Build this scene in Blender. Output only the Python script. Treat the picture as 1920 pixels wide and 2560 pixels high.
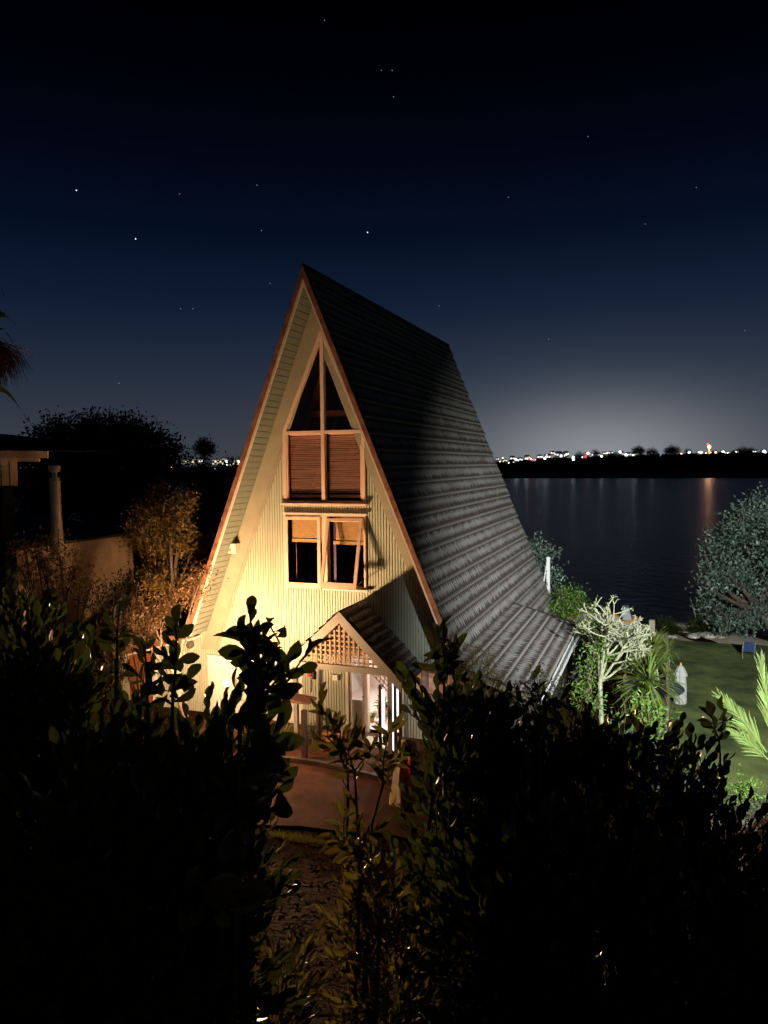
import bpy, math, random
import numpy as np
from mathutils import Vector, Matrix
random.seed(7); rng = np.random.default_rng(11)
for o in list(bpy.data.objects): bpy.data.objects.remove(o)
SC = bpy.context.scene; COL = SC.collection

# ------------------------------------------------------------------ camera
CAM = np.array([7.163, -15.354, 6.10]); YAW, PITCH, ROLL, FPX = -.3564, .0642, -.009, 1853.1
def _basis():
    cy, sy = math.cos(YAW), math.sin(YAW); cp, sp = math.cos(PITCH), math.sin(PITCH); cr, sr = math.cos(ROLL), math.sin(ROLL)
    right = np.array([cy, -sy, 0]); fwd = np.array([sy, cy, 0]); up = np.array([0, 0, 1.])
    f2 = fwd*cp - up*sp; u2 = up*cp + fwd*sp
    return right*cr + u2*sr, u2*cr - right*sr, f2
RT, UP, FW = _basis()
cd = bpy.data.cameras.new('camera'); cam = bpy.data.objects.new('camera', cd); COL.objects.link(cam)
M = Matrix.Identity(4)
for i in range(3):
    M[i][0] = RT[i]; M[i][1] = UP[i]; M[i][2] = -FW[i]; M[i][3] = CAM[i]
cam.matrix_world = M
cd.sensor_fit = 'VERTICAL'; cd.sensor_height = 24; cd.lens = 24*FPX/2560; cd.clip_end = 9000; cd.clip_start = .05
SC.camera = cam
def ray(x, y): return FW + RT*(x-960)/FPX - UP*(y-1280)/FPX
def atD(x, y, D): return CAM + ray(x, y)*D               # photo pixel -> a real place D metres in front of the viewer
def atZ(x, y, Z):
    d = ray(x, y); return CAM + d*(Z-CAM[2])/d[2]
def atY(x, y, Y):
    d = ray(x, y); return CAM + d*(Y-CAM[1])/d[1]
def atX(x, y, X):
    d = ray(x, y); return CAM + d*(X-CAM[0])/d[0]

SC.view_settings.view_transform = 'Standard'; SC.view_settings.look = 'None'
SC.view_settings.exposure = 0; SC.view_settings.gamma = 1
SC.render.engine = 'CYCLES'
SC.cycles.max_bounces = 8; SC.cycles.transparent_max_bounces = 16
SC.cycles.sample_clamp_indirect = 3; SC.cycles.caustics_reflective = False; SC.cycles.caustics_refractive = False

def lin(r, g, b):
    f = lambda c: (c/255/12.92) if c/255 <= .04045 else ((c/255+.055)/1.055)**2.4
    return (f(r), f(g), f(b), 1)
# ------------------------------------------------------------------ night sky
W = bpy.data.worlds.new('World'); SC.world = W; W.use_nodes = True
nt = W.node_tree; nt.nodes.clear(); N = nt.nodes.new; L = nt.links.new
out = N('ShaderNodeOutputWorld'); bg = N('ShaderNodeBackground'); L(bg.outputs[0], out.inputs[0])
tc = N('ShaderNodeTexCoord'); sep = N('ShaderNodeSeparateXYZ'); L(tc.outputs['Generated'], sep.inputs[0])
rp = N('ShaderNodeValToRGB'); L(sep.outputs[2], rp.inputs[0])
e = rp.color_ramp.elements
stops = [(0.0, (62, 66, 74)), (.05, (52, 58, 68)), (.12, (34, 44, 60)), (.20, (15, 28, 50)), (.29, (5, 14, 33)), (.38, (2, 5, 17)), (.46, (0, 1, 5)), (.54, (0, 0, 1))]
e[0].position = 0; e[0].color = lin(*stops[0][1]); e[1].position = stops[1][0]; e[1].color = lin(*stops[1][1])
for p, c in stops[2:]:
    k = e.new(p); k.color = lin(*c)
gd = ray(1500, 1150); gd = gd/np.linalg.norm(gd)
def math_(op, a, b=None, c=None):
    n = N('ShaderNodeMath'); n.operation = op
    for i, v in enumerate((a, b, c)):
        if v is None: continue
        if isinstance(v, (int, float)): n.inputs[i].default_value = v
        else: L(v, n.inputs[i])
    return n.outputs[0]
az = math_('ARCTAN2', sep.outputs[0], sep.outputs[1])
daz = math_('DIVIDE', math_('SUBTRACT', az, math.atan2(gd[0], gd[1])), .15)
de = math_('DIVIDE', math_('SUBTRACT', sep.outputs[2], gd[2]), .070)
r2 = math_('ADD', math_('MULTIPLY', daz, daz), math_('MULTIPLY', de, de))
g1 = math_('EXPONENT', math_('MULTIPLY', r2, -1.0))
g2 = math_('EXPONENT', math_('MULTIPLY', r2, -.22))
gl = math_('MULTIPLY', g1, .20); gl2 = math_('MULTIPLY', g2, .030)
mc = N('ShaderNodeMixRGB'); mc.blend_type = 'ADD'; mc.inputs[0].default_value = 1
gc = N('ShaderNodeMixRGB'); gc.blend_type = 'MULTIPLY'; gc.inputs[0].default_value = 1; gc.inputs[2].default_value = (.95, .97, 1, 1)
L(gl, gc.inputs[1]); L(rp.outputs[0], mc.inputs[1]); L(gc.outputs[0], mc.inputs[2]); gb = N('ShaderNodeMixRGB'); gb.blend_type = 'MULTIPLY'; gb.inputs[0].default_value = 1; gb.inputs[2].default_value = (.62, .80, 1, 1); L(gl2, gb.inputs[1]); m3 = N('ShaderNodeMixRGB'); m3.blend_type = 'ADD'; m3.inputs[0].default_value = 1; L(mc.outputs[0], m3.inputs[1]); L(gb.outputs[0], m3.inputs[2]); L(m3.outputs[0], bg.inputs[0]); bg.inputs[1].default_value = 1

# ------------------------------------------------------------------ lights
WARM = (1.0, .58, .28)
def lamp(kind, name, loc, energy, color, radius=.05, aim=None, size=None, blend=.3):
    l = bpy.data.lights.new(name, kind); l.energy = energy; l.color = color
    if kind == 'AREA': l.size = radius
    else: l.shadow_soft_size = radius
    if size: l.spot_size = math.radians(size); l.spot_blend = blend
    o = bpy.data.objects.new(name, l); COL.objects.link(o); o.location = loc
    if aim is not None:
        o.rotation_euler = (Vector(aim)-Vector(loc)).to_track_quat('-Z', 'Y').to_euler()
    return o
LA = atY(567, 1708, -2.5); LB = atY(520, 1735, -2.5)
lamp('SPOT', 'warm_floodlight_beam', LA + np.array([.02, .10, .03]), 820, WARM, .10, (.1, 0, 6.2), 156, 1.0)
lamp('SPOT', 'warm_floodlight_beam', LB + np.array([-.02, .10, .03]), 530, WARM, .10, (-1.6, 0, 5.2), 156, 1.0)
lamp('POINT', 'warm_floodlight_spill', LB + np.array([.25, -.25, .22]), 400, WARM, .10)
lamp('SPOT', 'warm_floodlight_back_spill', LA + np.array([.0, -.08, .10]), 3000, WARM, .05, (4.4, -12, 5.0), 74, .7)
lamp('SPOT', 'warm_floodlight_side_spill', LB + np.array([-.08, .0, .10]), 900, WARM, .05, (-9, 2.5, 4.6), 150, 1.0)
COOL = (.93, .97, .94)
FL = np.array([13.0, -14.5, 7.4])
lamp('SPOT', 'white_floodlight_beam', FL, 50000, COOL, .12, (8.5, 10, .5), 55, .9)
lamp('POINT', 'balcony_window_glow', (8.7, -16.7, 6.9), 9, (1, .78, .45), .35)
lamp('POINT', 'entry_room_light', (1.6, 1.3, 1.75), 170, (1, .86, .78), .12)

# ------------------------------------------------------------------ materials
def mat(name, col, rough=.6, var=0, scale=3, bump=0, bscale=20, trans=0, spec=.5, metal=0, stretch=(1, 1, 1), col2=None, isl=0, bdist=.02):
    m = bpy.data.materials.new(name); m.use_nodes = True; t = m.node_tree; b = t.nodes['Principled BSDF']
    b.inputs['Roughness'].default_value = rough; b.inputs['Metallic'].default_value = metal
    b.inputs['Specular IOR Level'].default_value = spec
    c = tuple(col)+(1,)
    b.inputs['Base Color'].default_value = c
    n = t.nodes.new; l = t.links.new
    src = None
    if var or col2 or bump:
        tcn = n('ShaderNodeTexCoord'); mp = n('ShaderNodeMapping'); mp.inputs['Scale'].default_value = stretch; l(tcn.outputs['Object'], mp.inputs[0])
    if var or col2:
        no = n('ShaderNodeTexNoise'); no.inputs['Scale'].default_value = scale; no.inputs['Detail'].default_value = 6; no.inputs['Roughness'].default_value = .65; l(mp.outputs[0], no.inputs[0])
        cr = n('ShaderNodeValToRGB'); cr.color_ramp.elements[0].position = .35; cr.color_ramp.elements[1].position = .65
        cr.color_ramp.elements[0].color = tuple(x*(1-var) for x in col)+(1,)
        cr.color_ramp.elements[1].color = (tuple(col2) if col2 else tuple(min(1, x*(1+var)) for x in col))+(1,)
        l(no.outputs[0], cr.inputs[0]); src = cr.outputs[0]
    if isl:
        ge = n('ShaderNodeNewGeometry'); hs = n('ShaderNodeHueSaturation')
        mr = n('ShaderNodeMapRange'); mr.inputs[3].default_value = 1-isl; mr.inputs[4].default_value = 1+isl
        l(ge.outputs['Random Per Island'], mr.inputs[0]); l(mr.outputs[0], hs.inputs['Value'])
        mr2 = n('ShaderNodeMapRange'); mr2.inputs[3].default_value = .47; mr2.inputs[4].default_value = .52
        l(ge.outputs['Random Per Island'], mr2.inputs[0]); l(mr2.outputs[0], hs.inputs['Hue'])
        if src: l(src, hs.inputs['Color'])
        else: hs.inputs['Color'].default_value = c
        src = hs.outputs[0]
    if src: l(src, b.inputs['Base Color'])
    if bump:
        nb = n('ShaderNodeTexNoise'); nb.inputs['Scale'].default_value = bscale; nb.inputs['Detail'].default_value = 5; l(mp.outputs[0], nb.inputs[0])
        bp = n('ShaderNodeBump'); bp.inputs['Strength'].default_value = bump; bp.inputs['Distance'].default_value = bdist; l(nb.outputs[0], bp.inputs['Height']); l(bp.outputs[0], b.inputs['Normal'])
    if trans:
        tr = n('ShaderNodeBsdfTranslucent'); mx = n('ShaderNodeMixShader'); mx.inputs[0].default_value = trans
        if src: l(src, tr.inputs[0])
        else: tr.inputs[0].default_value = c
        l(b.outputs[0], mx.inputs[1]); l(tr.outputs[0], mx.inputs[2]); l(mx.outputs[0], t.nodes['Material Output'].inputs[0])
    return m
def emis(name, col, s):
    m = bpy.data.materials.new(name); m.use_nodes = True; b = m.node_tree.nodes['Principled BSDF']
    b.inputs['Base Color'].default_value = (*col, 1); b.inputs['Emission Color'].default_value = (*col, 1); b.inputs['Emission Strength'].default_value = s
    return m
def glass(name, tint=(1, 1, 1), gl=.04, rough=.0):
    m = bpy.data.materials.new(name); m.use_nodes = True; t = m.node_tree; t.nodes.clear(); n = t.nodes.new; l = t.links.new
    o = n('ShaderNodeOutputMaterial'); mx = n('ShaderNodeMixShader'); a = n('ShaderNodeBsdfTransparent'); g = n('ShaderNodeBsdfGlossy'); f = n('ShaderNodeLayerWeight')
    a.inputs[0].default_value = (*tint, 1); g.inputs['Roughness'].default_value = rough
    pw = n('ShaderNodeMath'); pw.operation = 'POWER'; l(f.outputs['Facing'], pw.inputs[0]); pw.inputs[1].default_value = 4.5
    ma_ = n('ShaderNodeMath'); ma_.operation = 'MULTIPLY_ADD'; l(pw.outputs[0], ma_.inputs[0]); ma_.inputs[1].default_value = .35; ma_.inputs[2].default_value = gl*.4; l(ma_.outputs[0], mx.inputs[0]); l(a.outputs[0], mx.inputs[1]); l(g.outputs[0], mx.inputs[2]); l(mx.outputs[0], o.inputs[0]); return m
MT = {
 'clad': mat('painted_boards', (.47, .50, .40), .55, .10, 1.6, .15, 40, stretch=(1, 1, .25)),
 'groove': mat('groove_shade_tone', (.09, .08, .05), .95),  # dark tone painted in for the shade inside grooves and board gaps
 'white': mat('white_paint', (.78, .76, .70), .5, .06, 3),
 'trim': mat('cream_trim', (.72, .66, .58), .5, .08, 4, .1, 30),
 'rake': mat('rake_board_paint', (.36, .33, .25), .55, .08, 2, .1, 25),
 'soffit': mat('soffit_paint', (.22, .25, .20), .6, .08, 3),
 'barge': mat('peeling_red_barge', (.24, .07, .035), .6, .25, 5, .3, 30, col2=(.36, .16, .09)),
 'frame': mat('window_frame_paint', (.80, .56, .42), .5, .08, 5, .1, 40, stretch=(1, 1, .2)),
 'blind': mat('timber_blind', (.80, .50, .40), .6, .15, 8, stretch=(.3, 1, 6)),
 'weave': mat('woven_blind', (.50, .30, .12), .7, .35, 30, stretch=(.4, 1, 5)),
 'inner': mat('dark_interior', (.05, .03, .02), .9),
 'rafter': mat('stained_rafter', (.22, .07, .03), .6, .2, 3),
 'glass': glass('window_glass'),
 'redwood': mat('stained_timber', (.33, .10, .04), .55, .35, 4, .2, 30, stretch=(14, 1, .5)),
 'shadegrey': mat('grey_painted_timber', (.36, .33, .29), .6, .1, 3),
 'lattice': mat('lattice_timber', (.52, .34, .22), .65, .15, 6),
 'darkpost': mat('dark_stained_post', (.06, .035, .025), .5, .3, 4),
 'roomwhite': mat('room_wall', (.75, .68, .64), .7),
 'pane_lit': emis('lit_frosted_pane', (.88, .93, 1), 2.4),
 'bulb': emis('floodlight_lens', (1, .72, .42), 160),
 'black': mat('black_metal', (.02, .02, .02), .4),
 'steel': mat('flue_steel', (.50, .38, .27), .30, .15, 5, metal=.6, stretch=(1, 1, .2)),
 'gutter': mat('white_gutter', (.75, .75, .74), .35),
 'paver': mat('brown_concrete', (.085, .034, .016), .8, spec=.15, var=.35, scale=2.1, bump=.5, bscale=14) if True else mat('x', (0, 0, 0), .8, .30, 1.3, .5, 14),
 'soil': mat('dark_soil', (.024, .009, .004), .95, .5, 3, 1.0, 9, bdist=.12, spec=.02),
 'litter': mat('bark_mulch', (.075, .022, .010), .9, isl=.8, spec=.1),
 'leaf_hedge': mat('glossy_hedge_leaf', (.06, .085, .02), .27, trans=.42, isl=.35),
 'leaf_young': mat('young_leaf', (.17, .16, .03), .38, trans=.5, isl=.35),
 'leaf_red': mat('dry_leaf', (.20, .11, .04), .55, trans=.25, isl=.4),
 'leaf_orange': mat('shrub_leaf', (.22, .15, .04), .55, trans=.3, isl=.45),
 'leaf_dark': mat('dark_evergreen_leaf', (.03, .04, .02), .6, isl=.3),
 'leaf_silver': mat('silvery_tree_leaf', (.12, .17, .13), .45, trans=.2, isl=.5),
 'leaf_bright': mat('lush_leaf', (.09, .17, .022), .45, trans=.3, isl=.4),
 'blade': mat('strap_leaf', (.12, .17, .035), .42, trans=.25, isl=.4),
 'blade_y': mat('palm_leaflet', (.12, .17, .045), .42, trans=.25, isl=.35),
 'deadskirt': mat('dead_leaf_skirt', (.20, .11, .07), .85, isl=.4),
 'bark': mat('bark', (.10, .07, .05), .9, .3, 6, .6, 14),
 'paleb': mat('pale_lichen_bark', (.26, .27, .17), .7, .2, 8, .4, 30),
 'stem': mat('green_stem', (.05, .045, .02), .6),
 'canvas': mat('canvas', (.33, .34, .32), .8, .08, 4),
 'cream': mat('cream_canvas', (.70, .55, .38), .8, .15, 5),
 'red': mat('red_fabric', (.55, .01, .01), .4, .2, 10),
 'navy': mat('navy_fabric', (.02, .05, .14), .7),
 'bluegrey': mat('table_top_blue', (.05, .055, .10), .3, .2, 3),
 'hull': mat('boat_hull', (.40, .44, .50), .35), 'orange': mat('orange_rail', (.75, .30, .02), .4),
 'sand': mat('sand', (.42, .36, .29), .9, .25, 1.5, .5, 8),
 'stone': mat('weathered_wall', (.36, .24, .16), .8, .28, 1.2, .3, 12),
 'tin': mat('dark_roofing', (.035, .03, .028), .6, .3, 2),
 'rock': mat('pale_rock', (.4, .37, .33), .9, .3, 2, .6, 6),
 'terra': mat('terracotta', (.45, .17, .06), .7, .15, 5),
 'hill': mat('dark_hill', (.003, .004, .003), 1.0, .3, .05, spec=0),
}
def lawn_mat():
    m = mat('lawn_grass', (.05, .095, .016), .9, .45, .7, .8, 30, col2=(.17, .21, .05), bdist=.04); return m
MT['lawn'] = lawn_mat()
def water_mat():
    m = bpy.data.materials.new('water'); m.use_nodes = True; t = m.node_tree; b = t.nodes['Principled BSDF']; n = t.nodes.new; l = t.links.new
    b.inputs['Base Color'].default_value = (.003, .009, .020, 1); b.inputs['Roughness'].default_value = .6; b.inputs['Specular IOR Level'].default_value = .05
    gl_ = n('ShaderNodeBsdfGlossy'); gl_.inputs['Roughness'].default_value = .28; fr_ = n('ShaderNodeFresnel'); fr_.inputs[0].default_value = 1.33
    mf = n('ShaderNodeMath'); mf.operation = 'MULTIPLY'; mf.inputs[1].default_value = .58; l(fr_.outputs[0], mf.inputs[0]); mx_ = n('ShaderNodeMixShader'); l(mf.outputs[0], mx_.inputs[0]); l(b.outputs[0], mx_.inputs[1]); l(gl_.outputs[0], mx_.inputs[2]); l(mx_.outputs[0], t.nodes['Material Output'].inputs[0])
    tcn = n('ShaderNodeTexCoord'); mp = n('ShaderNodeMapping'); mp.inputs['Scale'].default_value = (1, 1, 1); l(tcn.outputs['Object'], mp.inputs[0])
    a = n('ShaderNodeTexNoise'); a.inputs['Scale'].default_value = 1.3; a.inputs['Detail'].default_value = 5; l(mp.outputs[0], a.inputs[0])
    c = n('ShaderNodeTexNoise'); c.inputs['Scale'].default_value = .05; c.inputs['Detail'].default_value = 3; l(mp.outputs[0], c.inputs[0])
    ad = n('ShaderNodeMath'); ad.operation = 'MULTIPLY'; l(a.outputs[0], ad.inputs[0]); l(c.outputs[0], ad.inputs[1])
    bp = n('ShaderNodeBump'); bp.inputs['Strength'].default_value = 1; bp.inputs['Distance'].default_value = .16; l(ad.outputs[0], bp.inputs['Height']); l(bp.outputs[0], gl_.inputs['Normal']); l(bp.outputs[0], fr_.inputs['Normal'])
    return m
MT['water'] = water_mat()
def tile_mat():
    # stone-chip tiles: brown, bleached by lichen in streaks that run down the slope (UV: u metres along the course, v course number)
    m = bpy.data.materials.new('chip_coated_tiles'); m.use_nodes = True; t = m.node_tree; b = t.nodes['Principled BSDF']; n = t.nodes.new; l = t.links.new
    b.inputs['Roughness'].default_value = .85
    uv = n('ShaderNodeUVMap'); s = n('ShaderNodeSeparateXYZ'); l(uv.outputs[0], s.inputs[0])
    def ma(op, a, b_=None, c_=None):
        k = n('ShaderNodeMath'); k.operation = op
        for i, v in enumerate((a, b_, c_)):
            if v is None: continue
            if isinstance(v, (int, float)): k.inputs[i].default_value = v
            else: l(v, k.inputs[i])
        return k.outputs[0]
    fr = ma('FRACT', s.outputs[1])
    cv = n('ShaderNodeCombineXYZ'); l(ma('MULTIPLY', s.outputs[0], 19), cv.inputs[0]); l(ma('MULTIPLY', s.outputs[1], .9), cv.inputs[1])
    n1 = n('ShaderNodeTexNoise'); n1.inputs['Scale'].default_value = 1; n1.inputs['Detail'].default_value = 4; l(cv.outputs[0], n1.inputs[0])
    cv2 = n('ShaderNodeCombineXYZ'); l(ma('MULTIPLY', s.outputs[0], .9), cv2.inputs[0]); l(ma('MULTIPLY', s.outputs[1], .5), cv2.inputs[1])
    n2 = n('ShaderNodeTexNoise'); n2.inputs['Scale'].default_value = 1; n2.inputs['Detail'].default_value = 3; l(cv2.outputs[0], n2.inputs[0])
    # bleached belt in the upper two thirds of every course, broken by streaks
    belt = n('ShaderNodeMapRange'); belt.interpolation_type = 'SMOOTHSTEP'; belt.inputs[1].default_value = .08; belt.inputs[2].default_value = .30; belt.inputs[3].default_value = 1; belt.inputs[4].default_value = 0
    und = ma('MULTIPLY', ma('COSINE', ma('MULTIPLY', s.outputs[0], 39.27)), .07)  # shading of each tile's undulation, painted into the belt colour
    l(ma('ADD', ma('ADD', ma('ABSOLUTE', ma('SUBTRACT', fr, .42)), und), ma('MULTIPLY', ma('SUBTRACT', n1.outputs[0], .5), -1.05)), belt.inputs[0])
    edge = n('ShaderNodeMapRange'); edge.inputs[1].default_value = .86; edge.inputs[2].default_value = .95; l(fr, edge.inputs[0])
    msk = ma('MAXIMUM', ma('MULTIPLY', belt.outputs[0], ma('MULTIPLY_ADD', n2.outputs[0], 1.5, .1)), ma('MULTIPLY', edge.outputs[0], .55))
    mc_ = n('ShaderNodeMixRGB'); mc_.inputs[1].default_value = (.052, .037, .027, 1); mc_.inputs[2].default_value = (.295, .285, .27, 1); mc_.use_clamp = True
    cl = n('ShaderNodeClamp'); l(msk, cl.inputs[0]); l(cl.outputs[0], mc_.inputs[0])
    n3 = n('ShaderNodeTexNoise'); n3.inputs['Scale'].default_value = 90; n3.inputs['Detail'].default_value = 2
    tcn = n('ShaderNodeTexCoord'); l(tcn.outputs['Object'], n3.inputs[0])
    sp = n('ShaderNodeMixRGB'); sp.blend_type = 'MULTIPLY'; sp.inputs[0].default_value = .6
    r3 = n('ShaderNodeMapRange'); r3.inputs[1].default_value = .3; r3.inputs[2].default_value = .7; r3.inputs[3].default_value = .55; r3.inputs[4].default_value = 1.25; l(n3.outputs[0], r3.inputs[0])
    l(mc_.outputs[0], sp.inputs[1]); l(r3.outputs[0], sp.inputs[2]); l(sp.outputs[0], b.inputs['Base Color'])
    bp = n('ShaderNodeBump'); bp.inputs['Strength'].default_value = .4; bp.inputs['Distance'].default_value = .01; l(n3.outputs[0], bp.inputs['Height']); l(bp.outputs[0], b.inputs['Normal'])
    return m
MT['tile'] = tile_mat()

# ------------------------------------------------------------------ builders
ORG = {}
def tag(o, label=None, cat=None, group=None, kind=None):
    if label: o['label'] = label
    if cat: o['category'] = cat
    if group: o['group'] = group
    if kind: o['kind'] = kind
    return o
def thing(name, loc, label, cat, group=None):
    o = bpy.data.objects.new(name, None); COL.objects.link(o); o.location = loc; o.empty_display_size = .2
    ORG[o.name] = np.array(loc, float); return tag(o, label, cat, group)
def link(name, me, parent, org):
    o = bpy.data.objects.new(name, me); COL.objects.link(o)
    if parent is not None: o.parent = parent; org = ORG[parent.name]
    else: o.location = org
    ORG[o.name] = np.array(org, float); return o
def npmesh(name, V, F, m, parent=None, org=(0, 0, 0), smooth=False):
    """V (n,3), F list of equal-length face index arrays or a (k,q) array"""
    if parent is not None: org = ORG[parent.name]
    V = np.asarray(V, float) - np.asarray(org, float)
    me = bpy.data.meshes.new(name)
    if isinstance(F, np.ndarray): Fs = [F]
    else: Fs = F
    loops = np.concatenate([f.ravel() for f in Fs]); tot = np.concatenate([np.full(len(f), f.shape[1]) for f in Fs])
    st = np.concatenate([[0], np.cumsum(tot)[:-1]])
    me.vertices.add(len(V)); me.vertices.foreach_set('co', V.astype(np.float32).ravel())
    me.loops.add(len(loops)); me.loops.foreach_set('vertex_index', loops.astype(np.int32))
    me.polygons.add(len(tot)); me.polygons.foreach_set('loop_start', st.astype(np.int32)); me.polygons.foreach_set('loop_total', tot.astype(np.int32))
    me.update(calc_edges=True); me.validate()
    if smooth: me.polygons.foreach_set('use_smooth', np.ones(len(tot), bool))
    me.materials.append(m)
    return link(name, me, parent, org)
class MB:
    def __init__(s): s.v = []; s.f = []; s.mi = []; s.c = 0
    def add(s, vs, fs):
        b = len(s.v); s.v += [tuple(map(float, p)) for p in vs]; s.f += [tuple(b+i for i in f) for f in fs]; s.mi += [s.c]*len(fs); return s
    def quad(s, a, b, c, d): return s.add([a, b, c, d], [(0, 1, 2, 3)])
    def box(s, x0, x1, y0, y1, z0, z1):
        return s.add([(x0, y0, z0), (x1, y0, z0), (x1, y1, z0), (x0, y1, z0), (x0, y0, z1), (x1, y0, z1), (x1, y1, z1), (x0, y1, z1)],
                     [(0, 3, 2, 1), (4, 5, 6, 7), (0, 1, 5, 4), (1, 2, 6, 5), (2, 3, 7, 6), (3, 0, 4, 7)])
    def beam(s, a, b, w, h, up=(0, 0, 1)):
        a = Vector(a); b = Vector(b); d = (b-a).normalized(); u = Vector(up); r = d.cross(u)
        if r.length < 1e-4: r = d.cross(Vector((1, 0, 0)))
        r.normalize(); u = r.cross(d).normalized(); vs = []
        for p in (a, b):
            for i, j in ((-1, -1), (1, -1), (1, 1), (-1, 1)): vs.append(p + r*(i*w/2) + u*(j*h/2))
        return s.add(vs, [(0, 1, 2, 3), (7, 6, 5, 4), (0, 4, 5, 1), (1, 5, 6, 2), (2, 6, 7, 3), (3, 7, 4, 0)])
    def tube(s, pts, rad, n=6, cap=True):
        pts = [Vector(p) for p in pts]; base = len(s.v); k = len(pts)
        if not hasattr(rad, '__len__'): rad = [rad]*k
        vs = []; ref = Vector((.31, .27, .91))
        for i, p in enumerate(pts):
            d = (pts[min(i+1, k-1)]-pts[max(i-1, 0)]).normalized(); r = d.cross(ref)
            if r.length < .05: r = d.cross(Vector((1, 0, 0)))
            r.normalize(); u = r.cross(d)
            for j in range(n):
                t = 2*math.pi*j/n; vs.append(p + (r*math.cos(t)+u*math.sin(t))*rad[i])
        fs = [(i*n+j, i*n+(j+1) % n, (i+1)*n+(j+1) % n, (i+1)*n+j) for i in range(k-1) for j in range(n)]
        if cap: fs += [tuple(range(n))[::-1], tuple((k-1)*n+j for j in range(n))]
        return s.add(vs, fs)
    def lathe(s, c, prof, n=16):
        vs = [(c[0]+r*math.cos(2*math.pi*j/n), c[1]+r*math.sin(2*math.pi*j/n), c[2]+z) for r, z in prof for j in range(n)]
        fs = [(i*n+j, i*n+(j+1) % n, (i+1)*n+(j+1) % n, (i+1)*n+j) for i in range(len(prof)-1) for j in range(n)]
        return s.add(vs, fs)
    def prism(s, poly, ax, a0, a1):
        """poly of 2-D points extruded along axis ax ('x','y','z') from a0 to a1"""
        f = {'y': lambda p, t: (p[0], t, p[1]), 'x': lambda p, t: (t, p[0], p[1]), 'z': lambda p, t: (p[0], p[1], t)}[ax]
        n = len(poly); vs = [f(p, a0) for p in poly] + [f(p, a1) for p in poly]
        return s.add(vs, [tuple(range(n)), tuple(range(2*n-1, n-1, -1))] + [(i, i+n, (i+1) % n+n, (i+1) % n) for i in range(n)])
    def build(s, name, m, parent=None, org=(0, 0, 0), smooth=False, bevel=0):
        if parent is not None: org = ORG[parent.name]
        me = bpy.data.meshes.new(name); o3 = tuple(map(float, org))
        me.from_pydata([(p[0]-o3[0], p[1]-o3[1], p[2]-o3[2]) for p in s.v], [], s.f); me.update()
        for k in (m if isinstance(m, (list, tuple)) else [m]): me.materials.append(k)
        if max(s.mi, default=0): me.polygons.foreach_set('material_index', s.mi)
        if smooth: me.polygons.foreach_set('use_smooth', [True]*len(me.polygons))
        o = link(name, me, parent, org)
        if bevel:
            b = o.modifiers.new('bevel', 'BEVEL'); b.width = bevel; b.segments = 2; b.limit_method = 'ANGLE'
        return o
# ---- foliage
def frames(d, roll=None):
    d = d/np.linalg.norm(d, axis=1, keepdims=True); a = rng.normal(size=d.shape)
    if roll is not None: a = roll + .75*a
    u = a - (a*d).sum(1, keepdims=True)*d; u /= np.linalg.norm(u, axis=1, keepdims=True)+1e-9
    return np.stack([d, np.cross(u, d), u], 2)          # columns: along, side, normal
def stamp(T, TF, P, Rm, S):
    V = np.einsum('nij,kj->nki', Rm, T)*S[:, None, None] + P[:, None, :]
    F = TF[None] + (np.arange(len(P))*len(T))[:, None, None]
    return V.reshape(-1, 3), F.reshape(-1, TF.shape[1])
def leaf_template(w=.42, kind='ob'):
    ws = {'ob': (.0, .28, .66, .98, .95, .52, 0), 'lance': (0, .55, .9, 1, .85, .5, 0)}[kind]; xs = (0, .14, .34, .56, .76, .91, 1.0); V = []
    for x, k in zip(xs, ws):
        z = -.34*x*x
        if k == 0: V += [(x, 0, z)]*3
        else: V += [(x, -w*k/2, z+.11*k), (x, 0, z), (x, w*k/2, z+.09*k)]
    F = []
    for i in range(6):
        for j in range(2):
            a = i*3+j; F.append((a, a+1, a+4, a+3))
    return np.array(V, float), np.array(F)
LT_OB = leaf_template(.50, 'ob'); LT_LA = leaf_template(.30, 'lance')
LT_S = (np.array([(0, 0, 0), (.5, -.22, .05), (1, 0, -.08), (.5, .22, .05)]), np.array([(0, 1, 2, 3)]))
def sprig(nl=9, length=.34, leaf=.085, T=LT_OB, spread=.75):
    """shoot along +X: returns leaf verts/faces and the stem curve"""
    LV, LF = T; Vs = []; Fs = []; c = 0
    for i in range(nl):
        t = .18 + .82*i/(nl-1); p = np.array([length*t, 0, .05*t*t]); a = i*2.4; el = spread*(1-.45*t)+.1
        d = np.array([math.cos(el), math.sin(el)*math.cos(a), math.sin(el)*math.sin(a)]); u = np.array([-math.sin(el), math.cos(el)*math.cos(a), math.cos(el)*math.sin(a)])
        R = np.stack([d, np.cross(u, d), u], 1); s = leaf*(1.15-.5*abs(t-.55))
        V = (LV*s)@R.T + p; Vs.append(V); Fs.append(LF+c); c += len(LV)
    return np.concatenate(Vs), np.concatenate(Fs)
def stemT(length):
    r = .0035; V = []
    for t in (0, .5, 1):
        for j in range(3):
            a = j*2.094; V.append((length*t, r*(1.4-t)*math.cos(a), .05*t*t+r*(1.4-t)*math.sin(a)))
    F = [(i*3+j, i*3+(j+1) % 3, (i+1)*3+(j+1) % 3, (i+1)*3+j) for i in range(2) for j in range(3)]
    return np.array(V), np.array(F)
SPR = [(sprig(9, .34, .085), stemT(.34)), (sprig(7, .28, .10), stemT(.28)), (sprig(11, .40, .078), stemT(.40))]
SPL = [(sprig(9, .30, .085, LT_LA, .8), stemT(.30)), (sprig(7, .24, .095, LT_LA, .9), stemT(.24))]
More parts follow.
